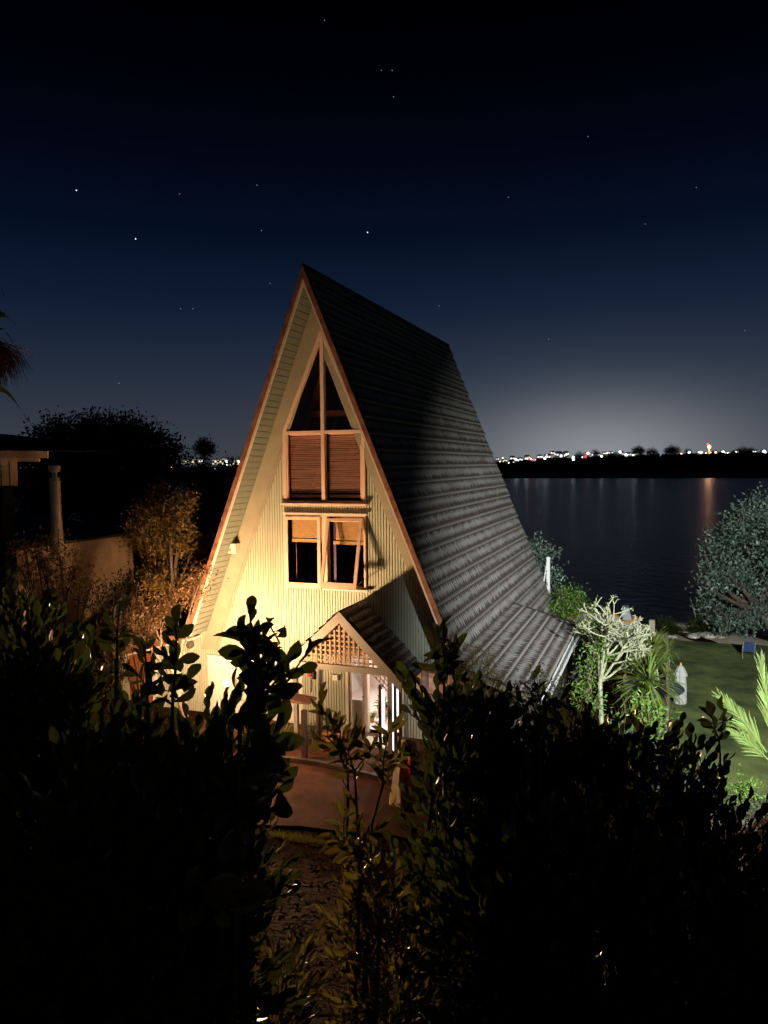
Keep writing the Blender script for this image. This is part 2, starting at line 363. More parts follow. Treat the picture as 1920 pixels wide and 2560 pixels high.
def bush(name, label, cat, base, pts, dirs, m, sprigs=SPR, scale=1., group=None, trunks=5, stemmat='stem', trunk_r=.009):
    """shrub of leafy shoots: pts are where the shoots start, dirs where they point"""
    t = thing(name, base, label, cat, group); pts = np.asarray(pts); dirs = np.asarray(dirs)
    n = len(pts); k = rng.integers(0, len(sprigs), n); Va = []; Fa = []; Vb = []; Fb = []; ca = cb = 0
    S = scale*rng.uniform(.75, 1.25, n); Rm = frames(dirs)
    for i, ((TV, TF), (sv, sf)) in enumerate(sprigs):
        q = np.where(k == i)[0]
        if not len(q): continue
        V, F = stamp(TV, TF, pts[q], Rm[q], S[q]); Va.append(V); Fa.append(F+ca); ca += len(V)
        V, F = stamp(sv, sf, pts[q], Rm[q], S[q]); Vb.append(V); Fb.append(F+cb); cb += len(V)
    npmesh('foliage', np.concatenate(Va), np.concatenate(Fa), m, t)
    npmesh('twig', np.concatenate(Vb), np.concatenate(Fb), MT[stemmat], t)
    mb = MB(); b = np.array(base)
    for i in range(trunks):
        q = pts[rng.integers(0, n)]; mid = (b+q)/2 + rng.normal(size=3)*.06
        mb.tube([b+rng.normal(size=3)*[.05, .05, 0], mid, q], [trunk_r, trunk_r*.7, trunk_r*.35], 5)
    mb.build('branch', MT['bark'], t)
    return t
def tz(x, y):
    """height of the ground"""
    sm = lambda a, b, t: (lambda u: u*u*(3-2*u))(np.clip((t-a)/(b-a), 0, 1))
    base = -2.0*np.maximum(sm(5.4, 7.4, x), sm(11.5, 15, y))
    lo = np.where(y < 30, base, base)
    z = lo + np.clip(-4.9-y, 0, 11)*.37*(1+sm(5.4, 7.4, x)*.5)
    z = np.where(y < -15, np.minimum(z, 3.95), z)
    ys = 22.6 + 22*sm(-6, -20, x) if False else 22.6 + 24*(1-sm(-22, -7, x))
    z = z - np.clip((y-ys)*.45, 0, 5)
    z = z + np.where(y < -5.6, .05*np.sin(x*5.1+y*2)*np.sin(y*4.3-x), 0)
    return z
def tzf(x, y): return float(tz(np.array(float(x)), np.array(float(y))))
# ------------------------------------------------------------------ setting: ground, patio, lawn, beach, water, far shore
def grid(xs, ys, zf, name, m, kind='structure', dz=0):
    X, Y = np.meshgrid(xs, ys); Z = zf(X, Y)+dz; V = np.stack([X.ravel(), Y.ravel(), Z.ravel()], 1); nx = len(xs)
    i, j = np.meshgrid(np.arange(nx-1), np.arange(len(ys)-1)); a = (j*nx+i).ravel()
    o = npmesh(name, V, np.stack([a, a+1, a+nx+1, a+nx], 1), m, None, (0, 0, 0), True); o['kind'] = kind; return o
gx = np.concatenate([np.arange(-90, -12, 3), np.arange(-12, 16, .33), np.arange(16, 90, 3)]); gy = np.concatenate([np.arange(-40, -16, 3), np.arange(-16, 27, .33), np.arange(27, 70, 2)])
grid(gx, gy, tz, 'ground', MT['soil'])
grid(np.arange(7.0, 60, .5), np.arange(3.0, 20.4, .5), lambda x, y: tz(x, y) + .04*np.sin(x*.9)*np.cos(y*.7), 'lawn', MT['lawn'], dz=.10)
grid(np.arange(4, 60, .5), np.arange(20.2, 27, .4), lambda x, y: tz(x, y) + .06*np.sin(x*1.7+y), 'beach', MT['sand'], dz=.035)
mb = MB()
P = [(-3.2, -1.2), (-3.4, -5.2), (-.6, -5.0)] + [tuple(atZ(x, y, 0)[:2]) for x, y in ((600, 2066), (760, 2072), (850, 2084), (950, 2088))] + [(5.0, -4.4), (5.4, -2.2), (4.6, -.4), (2.9, -.1), (-2.8, -.1)]
mb.prism(P, 'z', .0, .045); mb.build('patio', MT['paver'])['kind'] = 'structure'
mb = MB(); R = 6000
mb.quad((-R, -60, -3.5), (R, -60, -3.5), (R, R, -3.5), (-R, R, -3.5)); o = mb.build('water', MT['water']); o['kind'] = 'structure'
# far shore: long low hill beyond the water
def hill(name, az0, az1, d0, d1, hf, n=220):
    V = []; rows = 8
    for r in range(rows):
        t = r/(rows-1)
        for i in range(n):
            a = az0+(az1-az0)*i/(n-1); D = d0+(d1-d0)*t; h = -4 + (hf(a)+4)*t**.7
            V.append((CAM[0]+D*math.sin(a), CAM[1]+D*math.cos(a), h))
    i, j = np.meshgrid(np.arange(n-1), np.arange(rows-1)); a = (j*n+i).ravel()
    o = npmesh(name, np.array(V), np.stack([a, a+1, a+n+1, a+n], 1), MT['hill'], None, (0, 0, 0)); o['kind'] = 'structure'; return o
def azx(px): d = ray(px, 1160); return math.atan2(d[0], d[1])
HN = [math.sin(i*12.9898)*43758.5453 % 1 for i in range(400)]
def skyl(a):
    px = 960+FPX*math.tan(max(-1.2, min(1.2, a-YAW))); y = float(np.interp(px, [300, 460, 620, 1230, 1300, 1400, 1500, 1600, 1750, 1920], [1168, 1165, 1166, 1155, 1154, 1147, 1145, 1143, 1141, 1141])); h = 6.1 + (1158-y)*640/FPX
    h -= 1.6
    for fq, am in ((160, 1.5), (430, 1.4), (1300, 1.1), (3100, .7)):
        k = a*fq; i = int(math.floor(k)) % 399; f = k-math.floor(k); h += am*(HN[i]*(1-f)+HN[i+1]*f)
    return h
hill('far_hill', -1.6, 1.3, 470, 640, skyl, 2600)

# ------------------------------------------------------------------ the A-frame house
H, KR, KL, X0, DT, OH, BACK = 10.36, .409, .393, -.085, .34, .735, 10.95
house = thing('a_frame_house', (0, 0, 0), 'tall steep a-frame house with pale vertical boards, tiled roof and lit gabled porch', 'house')
def part(mb, name, m, parent=None, **k): return mb.build(name, MT[m] if isinstance(m, str) else m, parent or house, **k)
def rz(x, drop=0): return H - drop - (abs(x-X0)/(KR if x > X0 else KL))
# -- roof slopes: courses of pressed tiles with a scalloped lower edge
def tiled(name, O, U, S, lenU, lenS, course, parent, scal=.16, lift=.035, m='tile', seed=0, per=8):
    """O corner at the top, U along the courses, S down the slope; returns the object"""
    O, U, S = (np.array(v, float) for v in (O, U, S)); U /= np.linalg.norm(U); S /= np.linalg.norm(S); Nn = np.cross(U, S)
    if Nn[2] < 0: Nn = -Nn
    nc = max(1, round(lenS/course)); cs = lenS/nc; nu = int(lenU/scal*per/2); V = []; UVs = []
    u = np.linspace(0, lenU, nu+1); Fs = []; r = np.random.default_rng(seed); rows = [(0, 0.), (.5, .5), (.86, .9), (1.0, 1.0), (1.0, 0.)]
    for c in range(nc):
        jit = r.uniform(-.006, .006)
        for k, (t, l) in enumerate(rows):
            und = np.cos(2*math.pi*u/scal + (c % 2)*math.pi); sc = (.020*und if t > .8 and k >= 2 else 0*u)
            sag = .006*np.sin(u*1.7+c) ; hgt = lift*l + jit + .010*und*(k < 4)*(.3+.7*t) + sag + (0 if k < 4 else -.012)
            V.append(O + np.outer(u, U) + np.outer(np.clip(cs*(c+t)+sc, 0, lenS+.03), S) + np.outer(hgt, Nn))
            UVs.append(np.stack([u + c*.37, np.full_like(u, c+t*.999)], 1))
        for k in range(len(rows)-1):
            a = (c*len(rows)+k)*(nu+1) + np.arange(nu); Fs.append(np.stack([a, a+1, a+nu+2, a+nu+1], 1))
    V = np.concatenate(V); UVs = np.concatenate(UVs); F = np.concatenate(Fs)
    o = npmesh(name, V, F, MT[m], parent); uvl = o.data.uv_layers.new(name='UVMap')
    li = np.empty(len(o.data.loops), np.int32); o.data.loops.foreach_get('vertex_index', li); uvl.data.foreach_set('uv', UVs[li].astype(np.float32).ravel())
    return o
zr_bot = .62
sl = math.hypot(KR*(H-zr_bot), H-zr_bot)
roof_r = tiled('roof_slope', (X0, -OH, H), (0, 1, 0), (KR, 0, -1), BACK+OH, sl, .39, house, seed=1)
sll = math.hypot(KL, 1)*(H-2.05)
roof_l = tiled('roof_slope', (X0, -OH, H), (0, 1, 0), (-KL, 0, -1), BACK+OH, sll, .39, house, seed=2, per=4)
mb = MB(); mb.tube([(X0, -OH, H+.01), (X0, BACK, H+.01)], .055, 8); part(mb, 'ridge_cap', 'tile')
# -- soffit: boards running back under both eaves, and the decks behind them
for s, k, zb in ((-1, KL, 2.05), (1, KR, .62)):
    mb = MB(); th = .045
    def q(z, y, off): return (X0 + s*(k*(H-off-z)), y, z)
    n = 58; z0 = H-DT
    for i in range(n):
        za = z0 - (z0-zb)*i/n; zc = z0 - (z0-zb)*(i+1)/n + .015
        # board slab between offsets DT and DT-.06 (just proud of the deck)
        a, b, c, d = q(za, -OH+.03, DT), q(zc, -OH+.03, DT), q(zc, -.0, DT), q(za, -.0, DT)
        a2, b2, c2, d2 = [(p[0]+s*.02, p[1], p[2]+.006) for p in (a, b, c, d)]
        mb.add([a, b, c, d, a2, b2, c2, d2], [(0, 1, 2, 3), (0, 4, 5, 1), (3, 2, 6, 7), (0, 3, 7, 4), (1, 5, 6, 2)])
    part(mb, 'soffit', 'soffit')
    mb = MB()
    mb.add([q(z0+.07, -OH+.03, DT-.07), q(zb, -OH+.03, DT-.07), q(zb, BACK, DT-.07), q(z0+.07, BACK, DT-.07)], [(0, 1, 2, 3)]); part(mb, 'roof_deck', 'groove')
    # barge board: outer red strip and the pale edge strip behind it
    mb = MB(); lo = zb if s > 0 else 2.10
    P4 = [(X0, H+.02), (X0, H-.25), (X0+s*k*(H-.25-lo), lo), (X0+s*(k*(H+.02-lo)), lo)]
    if s < 0: P4 = P4[::-1]
    mb.prism(P4, 'y', -OH-.035, -OH+.005)
    part(mb, 'barge_board', 'barge')
    mb = MB(); P4 = [(X0, H-.252), (X0, H-DT-.04), (X0+s*k*(H-DT-.04-lo), lo), (X0+s*(k*(H-.252-lo)), lo)]
    if s < 0: P4 = P4[::-1]
    mb.prism(P4, 'y', -OH-.015, -OH+.03); part(mb, 'barge_bead', 'trim')
    # rake board on the wall
    d0, d1 = DT+.02, 1.36; mb = MB(); lo2 = 1.6
    P4 = [(X0, H-d0), (X0, H-d1), (X0+s*k*(H-d1-lo2), lo2), (X0+s*k*(H-d0-lo2), lo2)]
    if s < 0: P4 = P4[::-1]
    mb.prism(P4, 'y', -.045, -.002); 
    P4 = [(X0, H-d1-.01), (X0, H-d1-.16), (X0+s*k*(H-d1-.16-lo2), lo2), (X0+s*k*(H-d1-.01-lo2), lo2)]
    if s < 0: P4 = P4[::-1]
    mb.prism(P4, 'y', -.028, -.002); part(mb, 'rake_board', 'rake')
# -- front wall of vertical boards with real grooves
UW, Z_UP0, Z_SH, Z_TIP, Z_L0, Z_L1 = 1.02, 5.235, 6.88, 9.22, 3.29, 4.975
def openings(x):
    o = []; a = abs(x)
    if a < UW: o += [(Z_UP0, Z_TIP - a/UW*(Z_TIP-Z_SH)), (Z_L0, Z_L1)]
    if .50 < x < 1.90: o += [(0, 1.92)]
    if 2.28 < x < 2.98: o += [(.85, 1.55)]
    if -2.5 < x < -1.22: o += [(.35, 1.3)]
    return o
def top(x):
    t = rz(x, 1.30)
    if x < -3.0: t = max(t, 2.2+(x+3.0)*.22)
    if x > 2.9: t = max(t, rz(x, .42))
    return t
mb = MB(); p = .0665; x = -4.75
while x < 3.75:
    a, b = x+.010, x+p-.010; xm = (a+b)/2; zb = 1.45 if xm < -.62 and xm > -3.15 else 0
    cuts = sorted(openings(xm)); z = zb; segs = []
    for lo, hi in cuts:
        if hi <= z: continue
        if lo > z: segs.append((z, z, lo, lo))
        z = max(z, hi)
    ta, tb = top(a), top(b)
    if min(ta, tb) > z:
        if abs(xm) < UW and z > 6.5:
            za = Z_TIP-abs(a)/UW*(Z_TIP-Z_SH); zc = Z_TIP-abs(b)/UW*(Z_TIP-Z_SH)
            if min(ta-za, tb-zc) > 0: segs.append((za, zc, ta, tb))
        else: segs.append((z, z, ta, tb))
    for z1, z2, z3, z4 in segs:
        mb.c = 0; mb.add([(a, 0, z1), (b, 0, z2), (b, 0, z4), (a, 0, z3)], [(0, 1, 2, 3)])
        mb.add([(a, 0, z1), (a, 0, z3), (a-.004, .014, z3), (a-.004, .014, z1), (b, 0, z2), (b, 0, z4), (b+.004, .014, z4), (b+.004, .014, z2)], [(0, 1, 2, 3), (4, 7, 6, 5)])
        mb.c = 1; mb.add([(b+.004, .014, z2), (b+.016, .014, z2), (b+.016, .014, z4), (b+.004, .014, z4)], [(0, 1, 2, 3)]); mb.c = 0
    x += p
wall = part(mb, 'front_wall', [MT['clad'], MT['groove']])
# backing board behind the grooves (with holes left by the same openings)
mb = MB()
for i in range(170):
    a = -4.75+i*.05; b = a+.05; xm = a+.025; z = 0
    for lo, hi in sorted(openings(xm)):
        if lo > z: mb.quad((a, .022, z), (b, .022, z), (b, .022, lo), (a, .022, lo))
        z = max(z, hi)
    if top(xm) > z: mb.quad((a, .022, z), (b, .022, z), (b, .022, min(top(b)+.5, rz(b, .4) if abs(b) < 3 else top(b))), (a, .022, min(top(a)+.5, rz(a, .4) if abs(a) < 3 else top(a))))
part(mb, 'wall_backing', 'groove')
# lower white band, drip moulding, corner boards
mb = MB()
for a, b, zs in ((-3.15, -2.5, [(0, 1.44)]), (-2.5, -1.22, [(0, .35), (1.3, 1.44)]), (-1.22, -.62, [(0, 1.44)])):
    for lo, hi in zs: mb.box(a, b, -.03, .018, lo, hi)
part(mb, 'lower_wall', 'white')
mb = MB(); mb.box(-3.2, -.5, -.065, -.032, 1.42, 1.475); mb.box(-3.19, -3.11, -.05, .02, 0, 1.41); part(mb, 'drip_moulding', 'white', bevel=.004)
# -- upper window
fr = MB(); w = .085; y0, y1 = -.05, .06
def slantbar(x0, z0, x1, z1, w_, ya, yb, mbx):
    d = Vector((x1-x0, z1-z0)).normalized(); n = Vector((-d.y, d.x))*w_
    P4 = [(x0, z0), (x1, z1), (x1+n.x, z1+n.y), (x0+n.x, z0+n.y)]; mbx.prism(P4, 'y', ya, yb)
zt = Z_TIP-.02
for s in (-1, 1):
    xo = s*UW; xi = s*(UW-w); dz = w*math.hypot(1, (Z_TIP-Z_SH)/UW)
    fr.prism([(xo, Z_UP0), (xi, Z_UP0), (xi, Z_SH-.02), (xo, Z_SH)][::s], 'y', y0, y1)
    fr.prism([(xo, Z_SH), (xi, Z_SH-.02), (0, zt-dz), (0, zt)][::s], 'y', y0-.002, y1+.002)
    fr.prism([(xi, Z_UP0+.07), (s*(UW-w-.035), Z_UP0+.07), (s*(UW-w-.035), Z_SH-.10), (xi, Z_SH-.06)][::s], 'y', y0+.02, y1-.02)
fr.box(-.045, .045, y0-.01, y1+.01, Z_UP0+.02, zt-dz+.1)
fr.box(-UW+w, -.045, y0-.005, y1, Z_SH-.075, Z_SH-.0); fr.box(.045, UW-w, y0-.005, y1, Z_SH-.075, Z_SH-.0)
fr.box(-UW+w, UW-w, y0+.01, y1, Z_UP0, Z_UP0+.05)
win = part(fr, 'window', 'frame', bevel=.006)
win['label'] = 'tall pointed attic window above closed slatted blinds'
mb = MB(); mb.box(-UW-.06, UW+.06, -.12, 0, Z_UP0-.05, Z_UP0-.002); part(mb, 'sill', 'frame', win, bevel=.006)
for s in (-1, 1):
    mb = MB(); mb.box(min(s*.05, s*.93), max(s*.05, s*.93), .028, .032, Z_UP0+.05, Z_SH-.075); part(mb, 'pane', 'glass', win)
    mb = MB(); mb.prism([(s*.05, Z_SH+.003), (s*.88, Z_SH+.003), (s*.05, Z_TIP-.42)][::s], 'y', .028, .032); part(mb, 'pane', 'glass', win)
    mb = MB(); zt_ = Z_SH-.12; n = 31
    for i in range(n):
        z = Z_UP0+.24+(zt_-Z_UP0-.26)*i/(n-1)+random.uniform(-.003, .003); tl = random.uniform(-.004, .004)
        xa, xb = sorted((s*.085, s*.90))
        mb.add([(xa, .085, z-.012+tl), (xb, .085, z-.012-tl), (xb, .118, z+.016-tl), (xa, .118, z+.016+tl), (xa, .085, z-.008+tl), (xb, .085, z-.008-tl), (xb, .118, z+.020-tl), (xa, .118, z+.020+tl)],
               [(0, 1, 2, 3), (7, 6, 5, 4), (0, 4, 5, 1), (3, 2, 6, 7)])
    mb.box(min(s*.085, s*.90), max(s*.085, s*.90), .08, .125, Z_UP0+.12, Z_UP0+.185); mb.box(min(s*.085, s*.90), max(s*.085, s*.90), .08, .125, Z_SH-.10, Z_SH-.05)
    part(mb, 'slatted_blind', 'blind', win)
# -- lower window: fixed casement and awning sash propped open
fr = MB(); a = UW
fr.box(-a, a, y0, y1, Z_L1-.05, Z_L1); fr.box(-a, -a+.05, y0, y1, Z_L0, Z_L1-.05); fr.box(a-.05, a, y0, y1, Z_L0, Z_L1-.05)
fr.box(-.055, .07, y0+.005, y1+.08, Z_L0+.05, Z_L1-.05); fr.box(-a+.05, a-.05, y0+.02, y1, Z_L0, Z_L0+.05)
win2 = part(fr, 'window', 'frame', bevel=.005); win2['label'] = 'lower pair of sashes, the right one propped open at the bottom'
mb = MB(); mb.box(-.03, a+.07, -.13, -.052, Z_L0-.04, Z_L0+.005); part(mb, 'sill', 'trim', win2, bevel=.005)
mb = MB(); mb.box(-a-.02, a+.05, -.09, -.052, Z_L1-.01, Z_L1+.03); part(mb, 'head_flashing', 'trim', win2)
def sash(xa, xb, za, zb, open_, bot=.125):
    """sash hung from its top edge, bottom pushed out by open_"""
    h = zb-za; ang = math.asin(open_/h); ca, sa = math.cos(ang), math.sin(ang); sm = MB(); gm = MB()
    def T(v): x_, y_, z_ = v; dz = z_-zb; return (x_, -.055 + y_*ca + dz*sa, zb + dz*ca - y_*sa)
    def bx(m_, x0_, x1_, ya, yb, z0_, z1_):
        t = MB().box(x0_, x1_, ya, yb, z0_, z1_); m_.add([T(v) for v in t.v], t.f)
    bx(sm, xa, xa+.075, -.03, .012, za, zb); bx(sm, xb-.075, xb, -.03, .012, za, zb)
    bx(sm, xa+.075, xb-.075, -.03, .012, zb-.07, zb); bx(sm, xa+.075, xb-.075, -.03, .012, za, za+bot); bx(gm, xa+.07, xb-.07, -.009, -.005, za+.1, zb-.06)
    s_ = part(sm, 'sash', 'frame', win2, bevel=.004)
    g_ = part(gm, 'pane', 'glass', win2); return s_
sash(-.99, -.085, Z_L0-.03, Z_L1-.06, .0)
sash(.085, .965, Z_L0+.02, Z_L1-.09, .43)
mb = MB(); mb.beam((.93, -.05, 3.5), (.93, -.36, 3.42), .02, .012); part(mb, 'window_stay', 'black', win2); mb = MB(); mb.beam((.12, -.05, 3.5), (.12, -.36, 3.42), .02, .012); part(mb, 'window_stay', 'black', win2)
for xa, xb, z0_ in ((-.90, -.14, 4.31), (.16, .94, 4.28)):
    mb = MB()
    for i in range(18): mb.box(xa, xb, .12+.004*(i % 2), .128+.004*(i % 2), z0_+.1+i*.029, z0_+.1+i*.029+.024)
    mb.box(xa, xb, .10, .14, z0_, z0_+.075); part(mb, 'roller_blind', 'weave', win2)
mb = MB(); mb.tube([(-.80, .13, 4.31), (-.80, .13, 3.45)], .008, 5); part(mb, 'blind_cord', 'rafter', win2); mb = MB(); mb.box(.16, .22, .12, .14, 3.35, 4.9); part(mb, 'inner_jamb', mat('purple_jamb', (.12, .07, .16), .6), win2)
# -- dark rooms behind the upper windows
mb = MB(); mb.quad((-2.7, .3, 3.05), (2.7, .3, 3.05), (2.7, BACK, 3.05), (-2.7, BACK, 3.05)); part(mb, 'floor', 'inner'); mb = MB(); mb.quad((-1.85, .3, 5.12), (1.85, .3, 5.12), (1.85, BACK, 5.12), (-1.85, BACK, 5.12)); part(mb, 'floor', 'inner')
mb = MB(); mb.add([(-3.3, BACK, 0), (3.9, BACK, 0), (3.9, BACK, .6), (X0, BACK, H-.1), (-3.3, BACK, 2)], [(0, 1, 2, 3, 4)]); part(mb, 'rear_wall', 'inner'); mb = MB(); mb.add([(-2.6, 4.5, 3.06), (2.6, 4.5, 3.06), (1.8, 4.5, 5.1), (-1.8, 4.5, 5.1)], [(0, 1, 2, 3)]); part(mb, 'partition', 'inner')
mb = MB()
for y in (1.3, 3.0, 4.7):
    for s, k in ((-1, KL), (1, KR)):
        a_ = (X0, y, H-.75); b_ = (X0+s*k*(H-.75-5.1), y, 5.1); mb.beam(a_, b_, .09, .16, (0, 1, 0))
    mb.beam((-1.0, y, 7.35), (.95, y, 7.35), .07, .14)
mb.beam((X0-.3, .3, 5.6), (.9, 2.6, 7.0), .09, .14)
part(mb, 'rafter', 'rafter')
mb = MB(); mb.box(.62, .74, .9, 1.0, 6.86, 7.10); mb.box(.45, .52, .9, .98, 6.86, 6.95); mb.box(.80, .83, .9, .98, 6.86, 7.05); mb.box(.35, .95, .8, 1.05, 6.82, 6.86)
part(mb, 'shelf', 'rafter')

# -- side lean-to roof on the right and the lower one under it
zk = 2.11; xk = X0 + KR*(H-zk); xe, ze = 5.10, 1.60
LL = math.hypot(xe-xk, zk-ze)
o = tiled('lean_to_roof', (xk-.03, -1.3, zk+.03), (0, 1, 0), (xe-xk, 0, ze-zk), 6.72, LL, .40, house, seed=5)
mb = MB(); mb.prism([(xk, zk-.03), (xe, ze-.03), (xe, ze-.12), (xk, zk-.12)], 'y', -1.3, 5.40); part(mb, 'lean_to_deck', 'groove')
def gutter(name, x_, y0_, y1_, z_, par=None):
    g = MB(); pr = [(0, 0), (.0, -.10), (.03, -.125), (.09, -.125), (.12, -.10), (.12, .0), (.108, .0), (.108, -.095), (.088, -.112), (.035, -.112), (.012, -.095), (.012, 0)]
    g.prism([(x_+a_, z_+b_) for a_, b_ in pr], 'y', y0_, y1_); return part(g, name, 'gutter')
mb = MB(); mb.beam((xk-.05, 5.45, zk+.03), (xe+.02, 5.45, ze+.03), .05, .16, (0, 1, 0)); part(mb, 'lean_to_verge', 'darkpost')
gutter('gutter', xe, -1.2, 5.46, ze)
mb = MB(); mb.tube([(xe+.06, 5.2, ze-.1), (xe+.06, 5.25, ze-.35), (xe-.1, 5.3, ze-.6), (xe-.1, 5.3, -1.9)], .035, 8); part(mb, 'downpipe', 'gutter')
mb = MB(); mb.box(3.2, 4.85, -1.0, 5.2, -2, ze-.02); part(mb, 'side_wall', 'tin')
mb = MB(); mb.prism([(3.6, 1.02), (5.35, .62), (5.35, .56), (3.6, .94)], 'y', 5.25, 8.6); part(mb, 'low_roof', 'tile')
mb = MB(); mb.box(3.6, 5.2, 5.22, 8.5, -2, .55); part(mb, 'side_wall', 'tin')
gutter('gutter', 5.35, 5.25, 8.65, .60)
mb = MB(); mb.box(3.0, 3.9, 8.4, 10.9, -2, .62); part(mb, 'rear_side_wall', 'clad')
# -- left wing
mb = MB(); mb.prism([(-6.0, 1.42), (-3.25, 2.20), (-3.25, 2.08), (-6.0, 1.30)], 'y', -.45, 7); part(mb, 'wing_roof', 'tin')
mb = MB(); mb.prism([(-6.0, 1.40), (-3.28, 2.17), (-3.28, 1.99), (-6.0, 1.22)], 'y', -.50, -.46); part(mb, 'wing_fascia', 'barge')
mb = MB(); mb.prism([(-5.9, 1.235), (-3.4, 1.945), (-3.4, 1.90), (-5.9, 1.19)], 'y', -.44, .0); part(mb, 'wing_soffit', 'white')
mb = MB(); mb.box(-6.0, -5.6, 0, .1, 0, 1.2); mb.box(-5.9, -5.85, .1, 6.8, 0, 1.25); part(mb, 'wing_wall', 'clad')
mb = MB(); xx = -5.6
while xx < -4.86: mb.box(xx, xx+.085, -.01, .03, 0, min(1.34, 1.3+(xx+5.6)*.26)); xx += .092
mb.box(-5.6, -4.8, -.03, -.012, .62, .70)
dr = part(mb, 'timber_door', 'redwood')
mb = MB(); mb.box(-4.86, -4.75, -.05, .06, 0, 1.50); part(mb, 'door_post', 'white')

# ------------------------------------------------------------------ porch
PX, PZ, PY = .925, 3.03, -1.30; FXL, FZL, FXR, FZR = -.43, 1.78, 2.30, 1.66
for s, fx, fz in ((-1, FXL, FZL), (1, FXR, FZR)):
    Sv = np.array([fx-PX, 0, fz-PZ]); ln = np.linalg.norm(Sv)
    tiled('porch_roof', (PX, PY-.02, PZ+.03), (0, 1, 0), Sv, -PY+.0, ln+.04, .20, house, scal=.16, lift=.03, seed=9+s)
    mb = MB(); n = np.array([-Sv[2], 0, Sv[0]])/ln*(1 if s > 0 else -1); n = n*np.sign(n[2])
    c = [np.array([PX, 0, PZ]), np.array([fx, 0, fz])]
    P4 = [(PX, PZ+.01), (PX, PZ-.235), (fx+(-s)*.0, fz-.235), (fx, fz+.01)]
    if s < 0: P4 = P4[::-1]
    mb.prism(P4, 'y', PY-.05, PY-.01); part(mb, 'porch_barge_board', 'shadegrey', bevel=.004)
    mb = MB(); P4 = [(PX, PZ-.02), (PX, PZ-.06), (fx, fz-.06), (fx, fz-.02)]
    if s < 0: P4 = P4[::-1]
    mb.prism(P4, 'y', PY, -.02); part(mb, 'porch_ceiling', 'trim')
    mb = MB(); mb.beam((fx+.0, PY, fz-.06), (fx, 0, fz-.06), .04, .12); part(mb, 'porch_eaves_board', 'darkpost')
zb0, zb1 = 1.77, 1.90
mb = MB(); mb.box(FXL+.16, FXR-.30, PY-.04, PY+.05, zb0, zb1); part(mb, 'porch_beam', 'shadegrey', bevel=.005)
# lattice in the gable
mb = MB(); sp = .108
xg = FXL+.25
while xg < FXR-.2:
    t = PZ-.235-(abs(xg-PX)+.02)/(1.36)*(PZ-1.72)
    if t > zb1+.03: mb.box(xg-.018, xg+.018, PY+.0, PY+.01, zb1+.002, t)
    xg += sp
z = zb1+.07
while z < PZ-.3:
    hw = (PZ-.235-z)/(PZ-1.72)*1.36
    if hw > .05: mb.box(PX-hw, PX+hw, PY+.012, PY+.022, z-.018, z+.018)
    z += sp
part(mb, 'lattice', 'lattice')
# posts
for x_, y_, w_, m_, z1_ in ((-.16, PY+.05, .09, 'shadegrey', zb0), (.20, -.72, .085, 'shadegrey', 1.9), (2.02, PY+.04, .10, 'shadegrey', zb0)):
    mb = MB(); mb.box(x_-w_/2, x_+w_/2, y_-w_/2, y_+w_/2, 0, z1_-.002); part(mb, 'porch_post', m_, bevel=.004)
for x_, z1_ in ((1.80, 1.55), (2.13, 1.70), (2.24, 1.62)):
    mb = MB(); mb.box(x_-.028, x_+.028, PY+.0, PY+.05, 0, z1_); part(mb, 'porch_post', 'darkpost')
for xa, xb, za, zb in ((1.835, 1.90, .46, 1.46), (2.045, 2.10, .1, 1.66), (2.165, 2.205, .72, 1.64)):
    mb = MB(); mb.box(xa, xb, PY+.02, PY+.03, za, zb); part(mb, 'lit_screen_pane', 'pane_lit')
# diagonal lattice bracket by the right post
mb = MB()
for i in range(3):
    mb.beam((1.62+i*.11, PY+.03, zb0-.002), (1.99, PY+.03, zb0-.37+i*.11), .022, .008, (0, 1, 0)); mb.beam((1.62+i*.11+.08, PY+.04, zb0-.002-.0), (1.62+i*.06+.02+.09, PY+.04, zb0-.12-i*.06), .022, .008, (0, 1, 0))
part(mb, 'lattice_bracket', 'lattice')
# -- door, jambs and lit entry room
mb = MB(); mb.box(.50, .56, -.06, .08, 0, 1.92); mb.box(.96, 1.03, -.06, .08, 0, 1.92); mb.box(.56, .96, -.05, .08, 1.86, 1.92); mb.box(1.84, 1.90, -.06, .08, 0, 1.92); mb.box(1.03, 1.84, -.05, .08, 1.88, 1.92); part(mb, 'door_frame', 'trim', bevel=.004)
mb = MB(); mb.box(.565, .63, -.01, .035, .02, 1.85); mb.box(.89, .955, -.01, .035, .02, 1.85); mb.box(.63, .89, -.01, .035, 1.76, 1.85); mb.box(.63, .89, -.01, .035, .02, .30); mb.box(.63, .89, -.022, .035, .66, .74); mb.box(.63, .89, .0, .02, .30, .66)
door = part(mb, 'door', 'trim', bevel=.004)
mb = MB(); mb.box(.625, .895, .010, .014, .74, 1.77); part(mb, 'pane', glass('frosted_glass', (.8, .8, .8), .1, .3), door)
mb = MB(); mb.tube([(.925, -.03, .84), (.925, -.06, .84), (.89, -.065, .84)], .010, 6); part(mb, 'handle', 'black', door)
mb = MB()
mb.quad((-.4, .1, .05), (3.0, .1, .05), (3.0, 3.2, .05), (-.4, 3.2, .05)); mb.quad((-.4, .1, 2.3), (-.4, 3.2, 2.3), (3.0, 3.2, 2.3), (3.0, .1, 2.3)); mb.quad((-.4, 3.2, 0), (3.0, 3.2, 0), (3.0, 3.2, 2.3), (-.4, 3.2, 2.3))
mb.quad((-.4, .1, 0), (-.4, 3.2, 0), (-.4, 3.2, 2.3), (-.4, .1, 2.3)); mb.quad((3.0, .1, 0), (3.0, .1, 2.3), (3.0, 3.2, 2.3), (3.0, 3.2, 0))
